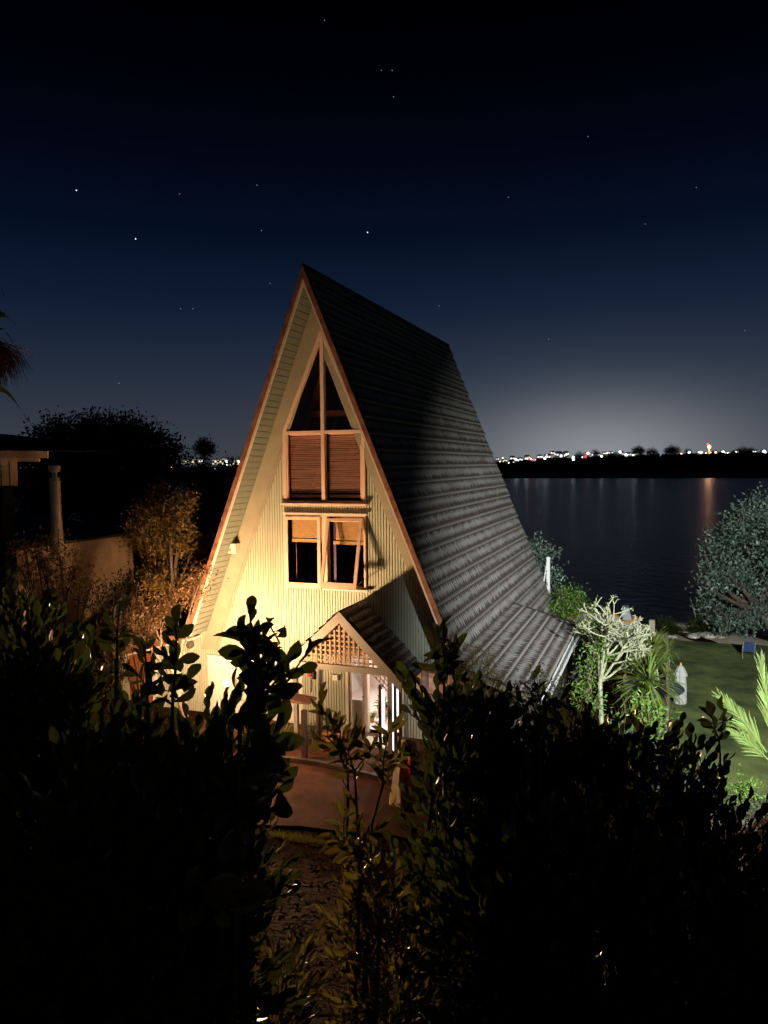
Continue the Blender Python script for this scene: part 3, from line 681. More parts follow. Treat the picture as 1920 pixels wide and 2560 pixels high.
mb.quad((-.4, .08, 0), (.5, .08, 0), (.5, .08, 2.3), (-.4, .08, 2.3)); mb.quad((1.9, .08, 0), (3.0, .08, 0), (3.0, .08, .84), (1.9, .08, .84)); mb.quad((1.9, .08, 1.56), (3.0, .08, 1.56), (3.0, .08, 2.3), (1.9, .08, 2.3)); mb.quad((.5, .08, 1.93), (1.9, .08, 1.93), (1.9, .08, 2.3), (.5, .08, 2.3)); mb.quad((1.9, .08, .84), (2.28, .08, .84), (2.28, .08, 1.56), (1.9, .08, 1.56))
part(mb, 'entry_room', 'roomwhite')
mb = MB()
for i in range(36): mb.box(-.35, .75, 2.3, 2.315, .75+i*.04, .75+i*.04+.028)
mb.box(-.42, -.35, 2.28, 2.33, .6, 2.25); part(mb, 'slatted_blind', 'white')
# small timber side window
mb = MB(); mb.box(2.22, 2.30, -.05, .05, .80, 1.60); mb.box(2.94, 3.02, -.05, .05, .80, 1.60); mb.box(2.30, 2.94, -.05, .05, 1.52, 1.60); mb.box(2.30, 2.94, -.06, .05, .78, .86)
w3 = part(mb, 'window', 'lattice', bevel=.004); mb = MB(); mb.box(2.30, 2.94, .02, .026, .86, 1.52); part(mb, 'pane', 'glass', w3)
mb = MB(); mb.box(2.29, 2.97, .07, .075, .85, 1.56); part(mb, 'curtain', 'blind', w3)
mb = MB(); mb.box(-2.5, -2.44, -.05, .05, .35, 1.3); mb.box(-1.28, -1.22, -.05, .05, .35, 1.3); mb.box(-1.9, -1.84, -.05, .05, .35, 1.3); mb.box(-2.44, -1.28, -.05, .05, 1.24, 1.3); mb.box(-2.44, -1.28, -.05, .05, .35, .41)
w4 = part(mb, 'window', 'white'); mb = MB(); mb.box(-2.44, -1.28, .02, .026, .41, 1.24); part(mb, 'pane', 'glass', w4)
mb = MB(); mb.quad((-2.5, .06, .3), (-1.2, .06, .3), (-1.2, .06, 1.35), (-2.5, .06, 1.35)); part(mb, 'curtain', 'white', w4)

# ------------------------------------------------------------------ things on and around the house
def single(mb, name, m, org, label, cat, group=None, **k):
    o = mb.build(name, MT[m] if isinstance(m, str) else m, None, org=org, **k); return tag(o, label, cat, group)
# alarm siren box
t = thing('alarm_box', (-2.36, -.045, 4.02), 'small cream siren box with a red emblem high on the left rake board', 'alarm')
mb = MB(); mb.prism([(-2.50, 4.02), (-2.22, 4.02), (-2.22, 4.25), (-2.50, 4.25)], 'y', -.24, -.046); mb.prism([(-2.52, 4.24), (-2.20, 4.24), (-2.20, 4.26), (-2.52, 4.26)], 'y', -.26, -.046); mb.build('case', MT['trim'], t, bevel=.015)
mb = MB(); mb.box(-2.42, -2.35, -.246, -.241, 4.08, 4.145); e_ = mb.build('emblem', MT['redwood'], t)
mb = MB(); mb.box(-2.405, -2.39, -.250, -.247, 4.10, 4.115); mb.box(-2.385, -2.37, -.250, -.247, 4.115, 4.13); mb.box(-2.40, -2.365, -.250, -.247, 4.095, 4.10); mb.build('emblem_mark', MT['white'], t)
# floodlights on a stake
def flood(P, label):
    t = thing('floodlight', (P[0], P[1]-.0, 0), label, 'floodlight', 'warm floodlights aimed at the front wall')
    mb = MB(); mb.tube([(P[0], P[1], 0.045), (P[0], P[1], P[2]-.10)], .018, 8); mb.build('pole', MT['black'], t)
    mb = MB(); mb.tube([(P[0]-.05, P[1], P[2]-.12), (P[0]+.05, P[1], P[2]-.12)], .014, 6); mb.lathe((P[0], P[1], P[2]-.10), [(0, 0), (.05, .0), (.062, .03), (.05, .045), (.0, .045)], 12); mb.build('lamp_housing', MT['black'], t)
    mb = MB(); mb.lathe((P[0], P[1], P[2]-.055), [(0, 0), (.035, .006), (.056, .028), (.062, .055), (.052, .085), (.03, .105), (.0, .112)], 20); mb.build('bulb', MT['bulb'], t, smooth=True)
flood(LA, 'right hand bright warm floodlight on a thin stake before the house wall')
flood(LB, 'left hand bright warm floodlight on a thin stake, set a little lower than the other')
# globe lamp on the wing wall
g = atY(475, 1612, -.16)
t = thing('wall_lamp', (g[0], 0, g[2]), 'dark round globe lamp on the pale wall left of the gable', 'lamp')
mb = MB(); mb.lathe((g[0], -.16, g[2]-.10), [(0, 0), (.06, .02), (.10, .07), (.105, .11), (.08, .17), (.03, .21), (0, .215)], 16); mb.build('globe', mat('smoked_globe', (.10, .09, .08), .1), t, smooth=True)
mb = MB(); mb.box(g[0]-.03, g[0]+.03, -.10, -.002, g[2]-.14, g[2]-.09); mb.lathe((g[0], -.12, g[2]-.16), [(0, 0), (.03, 0), (.04, .05), (.0, .06)], 10); mb.build('bracket', MT['white'], t)
# white knob end of the wing gutter
g = atY(311, 1611, -.5); mb = MB(); mb.lathe((g[0], -.52, g[2]-.07), [(0, 0), (.06, .015), (.085, .06), (.07, .12), (0, .14)], 12)
single(mb, 'wall_globe', 'white', (g[0], -.5, g[2]), 'small pale globe light at the far left end of the low wing fascia', 'lamp', smooth=True)
# wall light unit beside the door
mb = MB(); mb.box(.18, .30, -.09, -.002, 1.16, 1.28); mb.box(.15, .33, -.13, -.002, 1.28, 1.30); single(mb, 'wall_bracket_lamp', 'white', (.24, 0, 1.2), 'small square bracket light on the boards left of the door', 'lamp', bevel=.006)
# hanging chime
t = thing('wind_chime', (.22, -1.22, 1.77), 'small coloured wind chime hanging under the porch beam', 'wind chime')
mb = MB(); mb.box(.12, .20, -1.26, -1.18, 1.56, 1.70); mb.tube([(.22, -1.22, 1.77), (.22, -1.22, 1.68)], .004, 4); mb.build('red_box', MT['red'], t)
mb = MB(); mb.lathe((.27, -1.22, 1.52), [(0, 0), (.05, .0), (.055, .15), (.02, .2), (0, .2)], 10); mb.build('lantern', MT['black'], t)
mb = MB(); mb.tube([(.20, -1.22, 1.54), (.205, -1.22, 1.42), (.195, -1.22, 1.22)], .010, 5)
for z in (1.46, 1.40, 1.34, 1.28): mb.lathe((.20, -1.22, z), [(0, -.02), (.018, 0), (0, .02)], 6)
mb.build('bead_string', MT['darkpost'], t)
# letterbox / bird table on a brown post
t = thing('bird_table', (-.02, -1.95, 0), 'brown post carrying a flat terracotta coloured roof board, left of the porch', 'bird table')
pb = atY(762, 1887, -1.95); px_ = pb[0]; mb = MB(); mb.box(px_-.05, px_+.05, -2.0, -1.90, -.05, 1.08); mb.build('post', MT['darkpost'], t)
ra = atY(702, 1745, -1.95); rb = atY(783, 1752, -1.95)
mb = MB(); mb.prism([(ra[0], ra[2]-.02), (rb[0], rb[2]-.02), (rb[0], rb[2]+.01), ((ra[0]+rb[0])/2-.08, ra[2]+.07), (ra[0], ra[2]+.02)], 'y', -2.15, -1.75); mb.build('roof_board', MT['barge'], t)
# timber edging of the planting strip
mb = MB(); a = atZ(640, 1893, .1); b = atZ(800, 1908, .1); c = atZ(1010, 1962, .1)
mb.beam((a[0]-1.2, a[1]+.1, .07), (b[0], b[1], .07), .10, .15); mb.beam((b[0], b[1], .07), (c[0]+.3, c[1], .07), .10, .148)
single(mb, 'timber_edging', 'darkpost', (a[0], a[1], 0), 'low dark timber edging between the brown paving and the porch planting', 'edging')
# rosette plants
def blades(c, n, ln, w, el0=.1, el1=1.4, droop=.5, az=None, seg=4, fold=.25, jitter=.15):
    Vs = []; Fs = []; cc = 0
    for i in range(n):
        a = rng.uniform(0, 2*math.pi) if az is None else rng.uniform(*az); el = rng.uniform(el0, el1); l_ = ln*rng.uniform(1-jitter*2, 1); p = np.array(c, float) + rng.normal(size=3)*.015
        h = np.array([math.cos(a), math.sin(a), 0]); sd = np.array([-math.sin(a), math.cos(a), 0]); dr = droop*rng.uniform(.4, 1.4)
        for k in range(seg+1):
            t = k/seg; e_ = el - dr*t*t*1.6; wd = w*(.55+1.2*t-1.75*t*t*t if t < 1 else 0)*.9; wd = max(wd, .0)
            if k: p = p + l_/seg*(h*math.cos(e_)+np.array([0, 0, math.sin(e_)]))
            up = np.array([0, 0, 1.])*math.cos(e_)-h*math.sin(e_); Vs += [p-sd*wd/2+up*wd*fold, p, p+sd*wd/2+up*wd*fold]
        for k in range(seg):
            for j in range(2): b = cc+k*3+j; Fs.append((b, b+1, b+4, b+3))
        cc += 3*(seg+1)
    return np.array(Vs), np.array(Fs)
def rosette(name, label, cat, c, n, ln, w, m='blade', group=None, trunk=None, base=None, **k):
    base = base if base is not None else c
    t = thing(name, base, label, cat, group); V, F = blades(c, n, ln, w, **k); npmesh('leaves', V, F, MT[m], t)
    mb = MB(); mb.tube([base, ((base[0]+c[0])/2+.03, (base[1]+c[1])/2, (base[2]+c[2])/2), c], [trunk or .05, (trunk or .05)*.8, (trunk or .05)*.7], 8); mb.build('trunk', MT['bark'], t); return t
for px, py, Y, lab in ((712, 1870, -1.35, 'spiky cycad in the strip left of the brown post, brightly lit'), (785, 1882, -1.15, 'spiky cycad by the grey porch post, right of the brown post')):
    c = atY(px, py, Y); rosette('cycad', lab, 'cycad', (c[0], Y, .16), 46, .62, .022, 'blade_y', 'cycads in front of the wall', .07, (c[0], Y, 0), el0=.25, el1=1.35, droop=.5)
# stool, log and pot
t = thing('stool', (.62, -1.05, 0), 'low orange wooden stool standing in the porch', 'stool')
mb = MB(); mb.box(.42, .86, -1.2, -.86, .30, .345); mb.build('seat', MT['terra'], t, bevel=.006)
for x_ in (.45, .83):
    for y_ in (-1.16, -.90):
        mb = MB(); mb.beam((x_, y_, 0.045), (x_, y_, .30), .035, .035); mb.build('leg', MT['terra'], t)
mb = MB(); mb.lathe((.60, -1.35, .045), [(0, 0), (.09, 0), (.13, .2), (.14, .22), (.12, .22), (.11, .18), (0, .17)], 16); single(mb, 'flower_pot', 'terra', (.6, -1.35, .045), 'orange terracotta pot on the ground in front of the wooden stool', 'pot', smooth=True)
mb = MB(); mb.tube([(.30, -1.15, .045), (.31, -1.15, .5), (.33, -1.15, .93)], [.065, .06, .058], 12); single(mb, 'log_post', 'bark', (.3, -1.15, 0), 'sawn upright log with pale cut top beside the orange stool', 'log')
mb = MB(); mb.lathe((.33, -1.15, .932), [(0, .0), (.05, 0), (.05, .006), (0, .006)], 12); k_ = mb.build('cut_top', MT['terra'], bpy.data.objects['log_post'])
# table with potted plants in the lit room
c = atY(938, 1806, .55); tx, ty, tzz = c[0], .55, c[2]
t = thing('side_table', (tx, ty, 0), 'pale topped wooden table in the lit doorway carrying potted plants', 'table')
mb = MB(); mb.box(tx-.16, tx+.36, ty-.2, ty+.25, tzz-.03, tzz); mb.build('table_top', MT['white'], t, bevel=.005)
mb = MB(); mb.box(tx-.14, tx+.34, ty-.18, ty-.16, tzz-.14, tzz-.03); mb.build('apron', MT['lattice'], t)
for x_, y_ in ((tx-.13, ty-.17), (tx+.33, ty-.17), (tx-.13, ty+.22), (tx+.33, ty+.22)):
    mb = MB(); mb.beam((x_, y_, 0.002), (x_, y_, tzz-.03), .035, .035); mb.build('leg', MT['lattice'], t)
def potplant(c, s, label, leafm='leaf_bright', n=16):
    t = thing('potted_plant', c, label, 'potted plant', 'potted plants in the lit doorway')
    mb = MB(); mb.lathe(c, [(0, 0), (.05*s, 0), (.07*s, .12*s), (.06*s, .12*s), (0, .1*s)], 12); mb.build('pot', MT['terra'], t)
    V, F = blades((c[0], c[1], c[2]+.11*s), n, .17*s, .05*s, el0=.2, el1=1.4); npmesh('leaves', V, F, MT[leafm], t)
potplant((tx-.08, ty, tzz+.002), 1.0, 'leafy pot plant on the near end of the pale table')
potplant((tx+.2, ty+.05, tzz+.002), 1.2, 'bushier pot plant behind on the far end of the pale table')
potplant((tx+.0, ty+.55, .003), 2.2, 'large green pot plant standing on the floor under the table edge')
mb = MB(); dm = atZ(1000, 1925, .05); mb.box(1.15, 1.75, -.9, -.35, .046, .07); single(mb, 'door_mat', 'white', (1.4, -.6, .046), 'pale mat lying on the threshold before the open doorway', 'mat', bevel=.005)
# folded cream canvas and red bag
c = atD(1016, 1880, 13.2); cx, cy_ = c[0], c[1]
n = 28; V = []; F = []
for r_i, z in enumerate(np.linspace(0.05, 1.12, 12)):
    for j in range(n):
        a = 2*math.pi*j/n; tt = r_i/11; rr = (.30-.14*tt)*(1+.16*math.sin(a*7+z*2.5)+.08*math.sin(a*11-z*6)); V.append((cx+rr*math.cos(a), cy_+rr*math.sin(a)*.8, z+.02*math.sin(a*3)))
V.append((cx, cy_, 1.22)); i, j = np.meshgrid(np.arange(n), np.arange(11)); a = (j*n+i).ravel(); b = (j*n+(i+1) % n).ravel()
Fq = np.stack([a, b, b+n, a+n], 1); Ft = np.array([(11*n+k, 11*n+(k+1) % n, 12*n) for k in range(n)])
tag(npmesh('canvas_cover', np.array(V), [Fq, Ft], MT['cream'], None, (cx, cy_, 0), True), 'pleated cream canvas cover gathered upright beside the porch', 'cover')
rc = atD(1036, 1905, 12.7); mb = MB(); mb.lathe((rc[0], rc[1], rc[2]-.22), [(0, 0), (.10, .02), (.13, .15), (.10, .33), (.05, .42), (0, .43)], 10); single(mb, 'red_bag', 'red', rc-np.array([0, 0, .2]), 'glossy red bag leaning against the cream canvas cover', 'bag', smooth=True)

# ------------------------------------------------------------------ neighbours on the left
nb = thing('flat_roofed_shed', (-8, 0, 0), 'rough orange lit wall of a flat roofed outbuilding left of the house', 'outbuilding')
X_ = -8.0; A_ = atX(328, 1329, X_); B_ = atX(150, 1352, X_); zt_ = A_[2]
mb = MB(); mb.box(-12.5, X_, -4.2, A_[1], 0, zt_-.06); mb.build('wall', MT['stone'], nb)
mb = MB(); mb.add([(-12.6, -4.4, zt_+.5), (X_+.22, -4.4, zt_), (X_+.22, A_[1]+.28, zt_), (-12.6, A_[1]+.28, zt_+.5), (-12.6, -4.4, zt_+.42), (X_+.22, -4.4, zt_-.07), (X_+.22, A_[1]+.28, zt_-.07), (-12.6, A_[1]+.28, zt_+.42)],
       [(0, 1, 2, 3), (7, 6, 5, 4), (0, 4, 5, 1), (1, 5, 6, 2), (2, 6, 7, 3), (3, 7, 4, 0)]); mb.build('roof', MT['tin'], nb)
mb = MB(); mb.beam((-12.6, A_[1]+.24, zt_+.56), (X_+.1, A_[1]+.24, zt_+.06), .06, .06); mb.beam((-12.6, -4.3, zt_+.56), (-10.9, -4.3, zt_+.38), .06, .08); pass
mb = MB(); mb.tube([(X_+.1, A_[1]-.12, zt_-.10), (X_+.07, A_[1]-.1, zt_-.4), (X_+.06, A_[1]-.1, 0)], .05, 8); mb.build('downpipe', MT['stone'], nb)
# flue
cb = atD(142, 1330, 15.5); ctp = atD(135, 1165, 15.5)
fl = thing('flue_pipe', (cb[0], cb[1], cb[2]-.3), 'tall shiny steel flue with a cowl rising from the flat roof', 'chimney flue')
h_ = ctp[2]-cb[2]; mb = MB(); mb.lathe((cb[0], cb[1], cb[2]), [(.125, -.5), (.125, .02), (.115, .03), (.108, .5), (.108, h_-.33), (.135, h_-.33), (.135, h_-.31), (.10, h_-.31), (.10, h_-.24)], 24); mb.build('pipe', MT['steel'], fl, smooth=False)
mb = MB(); mb.lathe((cb[0], cb[1], cb[2]+h_), [(.0, -.25), (.05, -.25), (.05, -.13), (.115, -.12), (.118, .0), (.10, .01), (0, .02)], 24); mb.build('cowl', MT['steel'], fl)
nb2 = thing('neighbour_house', (-10, -2, 0), 'upper corner of a timber house with a lit fascia board at the left edge', 'house')
a = atD(-60, 1133, 17); b = atD(120, 1137, 17); c1 = atD(46, 1150, 17.1); c2 = atD(-60, 1215, 17.1)
mb = MB(); mb.beam((a[0], a[1], a[2]), (b[0], b[1], b[2]), .05, .16); mb.beam((a[0]-.02, a[1]+.05, a[2]-.13), (b[0]-.25, b[1]+.0, b[2]-.11), .05, .10); mb.build('fascia', MT['stone'], nb2)
mb = MB()
for i in range(5):
    u = i/5; p0 = c2*(1-u)+np.array([c1[0], c1[1], c2[2]])*u; p1 = c2*(1-u-.17)+np.array([c1[0], c1[1], c2[2]])*(u+.17)
    mb.add([(p0[0], p0[1], 0), (p1[0], p1[1], 0), (p1[0], p1[1], c1[2]), (p0[0], p0[1], c1[2])], [(0, 1, 2, 3)])
mb.v = [(x_, y_, max(z_, float(c2[2]))) for x_, y_, z_ in mb.v]; mb.build('wall', MT['stone'], nb2)
mb = MB(); mb.box(-16, c1[0]-.6, c1[1]+.05, c1[1]+.4, 0, c2[2]-.01); mb.build('lower_wall', MT['hill'], nb2)
mb = MB(); ap = atD(-60, 1075, 19); mb.add([(b[0]+.05, b[1], b[2]+.09), (a[0]-1.5, a[1]-.5, a[2]+.09), (ap[0]-1.5, ap[1], ap[2]), (ap[0]+.5, ap[1]+.5, ap[2]-.1), (b[0]+.4, b[1]+4, b[2]+.1)], [(0, 1, 2, 3, 4)]); mb.build('roof', MT['tin'], nb2)

# ------------------------------------------------------------------ trees
def tree(name, label, cat, base, clumps, leaf, per, m='leaf_dark', group=None, T=LT_S, r0=.25, bm='bark', kind=None, shell=.55, up=.3):
    """clumps: (x, y, z, r) blobs of leaves carried by limbs from a tapered trunk"""
    t = thing(name, base, label, cat, group); b = np.array(base, float); mb = MB()
    cs = np.array([c[:3] for c in clumps]); ctr = cs.mean(0); fork = b + (ctr-b)*np.array([.6, .6, .45]); mb.tube([b, (b+fork)/2+rng.normal(size=3)*r0*.4, fork], [r0, r0*.8, r0*.65], 8)
    for c in clumps:
        q = np.array(c[:3]); mid = fork+(q-fork)*.5 + rng.normal(size=3)*c[3]*.25 - np.array([0, 0, c[3]*.15]); mb.tube([fork, mid, q], [r0*.45, r0*.25, r0*.07], 5)
        for _ in range(4):
            d = rng.normal(size=3); d /= np.linalg.norm(d); mb.tube([mid*.4+q*.6, q+d*c[3]*.4, q+d*c[3]*.85], [r0*.12, r0*.07, r0*.03], 4)
    mb.build('trunk', MT[bm], t); P_ = []; D_ = []
    for c in clumps:
        # small tufts through the blob so that sky shows between them
        nt_ = max(6, int(per/16*c[3]**2)); d = rng.normal(size=(nt_, 3)); d /= np.linalg.norm(d, axis=1, keepdims=True); rad = c[3]*(rng.uniform(shell, 1, nt_)**.7)*rng.uniform(.85, 1.12, nt_)
        tc_ = np.array(c[:3]) + d*rad[:, None]*np.array([1, 1, .78]); k = 18
        off = rng.normal(size=(nt_, k, 3))*leaf*1.5; P_.append((tc_[:, None]+off).reshape(-1, 3)); D_.append((d[:, None]*.6+rng.normal(size=(nt_, k, 3))*.7+np.array([0, 0, up])).reshape(-1, 3))
    P_ = np.concatenate(P_); D_ = np.concatenate(D_); V, F = stamp(T[0], T[1], P_, frames(D_), leaf*rng.uniform(.7, 1.3, len(P_)))
    npmesh('crown', V, F, MT[m], t); return t
def clumps_px(lst, D, dj=.0):
    """(px, py, radius px) -> blobs standing D metres away"""
    out = []
    for px, py, r in lst:
        d = D*(1+rng.uniform(-dj, dj)); p = atD(px, py, d); out.append((*p, r*d/FPX))
    return out
def gbase(px, D):
    p = atD(px, 1200, D); return (p[0], p[1], tzf(p[0], p[1]))
tree('dark_tree', 'broad black evergreen tree, leftmost of those against the sky', 'tree', gbase(130, 52), clumps_px([(95, 1120, 28), (125, 1095, 30), (155, 1075, 30), (190, 1110, 38), (110, 1150, 35), (160, 1150, 40), (60, 1140, 22), (25, 1150, 25), (205, 1160, 40), (150, 1190, 40), (215, 1200, 40), (60, 1210, 45), (120, 1240, 45), (180, 1250, 45), (90, 1280, 40)], 52, .06), .30, 900, shell=.45, group='dark trees on the shore', r0=.4, bm='inner')
tree('dark_tree', 'tallest black spreading tree, in the middle of those left of the house', 'tree', gbase(255, 55), clumps_px([(240, 1062, 28), (212, 1085, 24), (275, 1080, 32), (245, 1105, 36), (300, 1120, 30), (215, 1135, 30), (285, 1160, 34), (240, 1180, 40), (320, 1175, 25), (270, 1210, 30), (230, 1240, 45), (290, 1260, 42), (250, 1290, 40)], 55, .06), .30, 900, shell=.45, group='dark trees on the shore', r0=.45, bm='inner')
tree('dark_tree', 'rounded black tree, third from the left, with gaps of sky between its limbs', 'tree', gbase(335, 54), clumps_px([(325, 1072, 26), (350, 1085, 26), (300, 1090, 22), (335, 1115, 28), (310, 1140, 24), (345, 1150, 22), (330, 1190, 30), (300, 1220, 34), (345, 1240, 36), (320, 1285, 40)], 54, .06), .30, 900, shell=.45, group='dark trees on the shore', r0=.4, bm='inner')
tree('dark_tree', 'low domed black tree, rightmost of the row nearest the lit buildings', 'tree', gbase(395, 50), clumps_px([(370, 1105, 24), (395, 1110, 26), (420, 1130, 25), (375, 1135, 28), (438, 1143, 16), (405, 1160, 28), (360, 1175, 30), (430, 1190, 28), (390, 1215, 30)], 50, .06), .30, 900, shell=.45, group='dark trees on the shore', r0=.35, bm='inner')
tree('umbrella_pine', 'small flat topped tree silhouetted on the skyline just left of the roof', 'tree', (*atD(513, 1160, 70)[:2], -2), clumps_px([(510, 1117, 11), (500, 1122, 8), (520, 1121, 9), (510, 1110, 7), (515, 1127, 7)], 70), .2, 4500, shell=.1, r0=.16, bm='inner')
tree('garden_tree', 'bushy olive shrub tree glowing orange between the outbuilding and the house', 'tree', gbase(430, 19), clumps_px([(385, 1275, 40), (420, 1300, 45), (370, 1330, 38), (440, 1350, 45), (395, 1240, 20), (470, 1300, 35), (400, 1390, 40), (455, 1405, 40), (375, 1285, 32), (430, 1450, 45), (490, 1360, 34), (350, 1310, 26), (480, 1450, 36), (510, 1400, 30), (400, 1220, 22), (345, 1350, 28), (380, 1440, 36), (460, 1260, 26)], 19, .05), .085, 6500, 'leaf_orange', r0=.16)
tree('garden_tree', 'reddish leafy tree rising beside the left roof edge, behind the olive shrub tree', 'tree', gbase(530, 24), clumps_px([(505, 1180, 26), (530, 1200, 32), (495, 1220, 30), (545, 1230, 30), (470, 1200, 16), (515, 1260, 34), (550, 1190, 26), (480, 1250, 22), (575, 1180, 24), (565, 1240, 30), (500, 1300, 34), (540, 1290, 34), (500, 1160, 12)], 24, .05), .10, 5500, 'leaf_red', r0=.18)
tree('garden_tree', 'low dusky shrub tree in shade under the left eave', 'tree', gbase(470, 16), clumps_px([(440, 1500, 40), (480, 1480, 35), (400, 1540, 40), (350, 1490, 35), (360, 1560, 35), (500, 1440, 30), (320, 1540, 35)], 16, .05), .07, 4500, 'leaf_red', r0=.10)
tree('garden_shrub', 'wispy feathery orange brown shrub above the low wing roof', 'shrub', gbase(360, 13.8), clumps_px([(340, 1530, 28), (370, 1560, 26), (320, 1575, 28), (300, 1540, 26), (350, 1590, 20), (290, 1590, 26)], 13.8, .04), .06, 4200, 'leaf_red', r0=.05, T=LT_S, up=1.2)
tree('garden_shrub', 'dusky shrub hiding the foot of the outbuilding wall', 'shrub', gbase(290, 12.9), clumps_px([(320, 1440, 18), (290, 1460, 24), (265, 1490, 26), (310, 1490, 26), (230, 1510, 26), (290, 1530, 28)], 12.9, .03), .06, 4200, 'leaf_dark', r0=.04, T=LT_LA)
tree('garden_shrub', 'pale flecked leafy shrub at the outer end of the low wing', 'shrub', gbase(285, 12.6), clumps_px([(300, 1610, 26), (275, 1570, 24), (265, 1620, 26), (290, 1660, 28), (260, 1680, 26), (300, 1700, 26), (270, 1720, 26)], 12.6, .04), .055, 4200, 'leaf_orange', r0=.05)
tree('garden_shrub', 'leafy shrub with lit tips in front of the rough outbuilding wall', 'shrub', gbase(160, 12), clumps_px([(150, 1385, 30), (110, 1400, 30), (175, 1420, 34), (70, 1430, 34), (130, 1450, 40), (200, 1450, 28), (215, 1480, 28), (90, 1370, 18), (60, 1380, 18)], 12, .04), .075, 2600, 'leaf_orange', r0=.06, T=LT_LA)
# right side: big silvery coastal tree
tree('coastal_tree', 'large silvery green coastal tree leaning over the beach at the right edge', 'tree', (*atD(1960, 1590, 34)[:2], -2.1), clumps_px([(1900, 1285, 45), (1860, 1310, 45), (1930, 1320, 60), (1830, 1350, 48), (1880, 1380, 60), (1800, 1380, 28), (1815, 1430, 45), (1860, 1450, 55), (1920, 1430, 60), (1790, 1450, 25), (1805, 1490, 38), (1850, 1510, 45), (1910, 1510, 50), (1780, 1520, 22), (1810, 1545, 26), (1850, 1555, 28), (1960, 1380, 60), (1970, 1480, 60), (1790, 1400, 20), (1770, 1470, 18)], 33, .08), .18, 1500, 'leaf_silver', r0=.4, T=LT_S)
tree('shore_shrub', 'dark rounded shrub behind the back corner of the big roof', 'shrub', gbase(1350, 30), clumps_px([(1345, 1370, 22), (1365, 1385, 20), (1340, 1400, 24), (1385, 1455, 16), (1375, 1440, 16), (1385, 1480, 18), (1350, 1440, 24), (1340, 1470, 24)], 30), .14, 1400, 'leaf_silver', r0=.08)
tree('lush_shrub', 'bright green leafy shrub just off the back corner of the roof', 'shrub', gbase(1430, 25.5), clumps_px([(1405, 1490, 20), (1425, 1500, 24), (1440, 1520, 26), (1410, 1530, 26), (1450, 1490, 12), (1440, 1560, 28), (1475, 1560, 26), (1395, 1515, 14)], 25.5, .02), .10, 2600, 'leaf_bright', r0=.06, T=LT_LA)
tree('lush_shrub', 'yellow green bush filling the space behind the bare frangipani', 'shrub', gbase(1500, 18.6), clumps_px([(1500, 1560, 22), (1500, 1590, 24), (1520, 1610, 26), (1500, 1630, 24), (1530, 1650, 26), (1500, 1560, 18), (1500, 1670, 26)], 18.6, .03), .07, 2200, 'leaf_bright', r0=.05, T=LT_LA)
tree('lush_shrub', 'green shrub growing below the gutter at the foot of the pale bare tree', 'shrub', gbase(1450, 17.5), clumps_px([(1475, 1655, 22), (1478, 1695, 26), (1460, 1740, 28), (1480, 1760, 26), (1490, 1620, 18), (1505, 1645, 22)], 17.5, .03), .09, 2600, 'leaf_bright', r0=.06, T=LT_LA)
tree('lush_shrub', 'leggy green shrub seen through gaps of the hedge under the yuccas', 'shrub', gbase(1620, 12.5), clumps_px([(1605, 1760, 12), (1635, 1785, 15), (1650, 1825, 15), (1620, 1850, 15), (1560, 1810, 12), (1570, 1870, 12)], 12.5, .03), .09, 900, 'leaf_bright', r0=.04, T=LT_LA)
tree('lush_shrub', 'small glowing green fern like shrub at the lower right, larger of two', 'shrub', gbase(1786, 9.5), clumps_px([(1782, 1965, 8), (1790, 1985, 10), (1780, 2008, 8), (1788, 2030, 5)], 9.5, .02), .06, 4500, 'leaf_bright', r0=.02, T=LT_LA)
tree('lush_shrub', 'small glowing green fern like shrub at the lower right, smaller of two', 'shrub', gbase(1860, 9.7), clumps_px([(1862, 1965, 6), (1850, 1985, 7), (1866, 1980, 5)], 9.7, .02), .055, 4500, 'leaf_bright', r0=.02, T=LT_LA)
tree('bed_shrub', 'low dark shrub in the bed at the near end of the lawn', 'shrub', gbase(1830, 15), clumps_px([(1760, 1980, 40), (1820, 2010, 45), (1880, 2020, 50), (1930, 2000, 50), (1740, 2020, 40), (1700, 1960, 35)], 14.5, .03), .07, 1500, 'leaf_dark', r0=.04, T=LT_LA)
tree('garden_shrub', 'small leaved shrub catching yellow light against the dark lean-to roof', 'shrub', (*atD(1170, 1700, 14)[:2], 0), clumps_px([(1180, 1625, 16), (1200, 1650, 22), (1170, 1665, 22), (1225, 1650, 16), (1215, 1690, 24), (1180, 1700, 22), (1240, 1690, 20)], 13.4, .03), .05, 4200, 'leaf_young', r0=.04)
tree('garden_shrub', 'dark pointed shrub in front of the lean-to gutter', 'shrub', (*atD(1370, 1800, 11.5)[:2], 0), clumps_px([(1350, 1685, 14), (1340, 1710, 22), (1380, 1715, 26), (1330, 1740, 28), (1380, 1755, 28), (1290, 1730, 22)], 11.5, .03), .05, 4200, 'leaf_hedge', r0=.04)
# pale bare frangipani
fb = atD(1503, 1745, 17.6); fb = np.array([fb[0], fb[1], -2.0]); ft = thing('frangipani_tree', fb, 'pale bare frangipani with stubby forked branches, lit white', 'tree')
mbF = MB(); fork = atD(1500, 1705, 17.6)
mbF.tube([fb, (fb+fork)/2+[.05, 0, 0], fork], [.06, .055, .05], 8); mbF.build('trunk', MT['paleb'], ft); mbF = MB(); tips = []
def grow(p, d, ln, r, lv):
    q = p + d*ln*.55; e_ = q + (d+np.array([0, 0, .18]))*ln*.5; mbF.tube([p, q, e_], [r, r*.85, r*.78], 6)
    if lv == 0 or ln < .1: tips.append((e_, d)); return
    for _ in range(random.choice((2, 3, 3) if lv > 2 else (2, 2, 3))):
        n_ = d*.85 + rng.normal(size=3)*.5; n_[2] = abs(n_[2])*.8+.1; n_ /= np.linalg.norm(n_); grow(e_, n_, ln*random.uniform(.6, .82), max(r*.78, .015), lv-1)
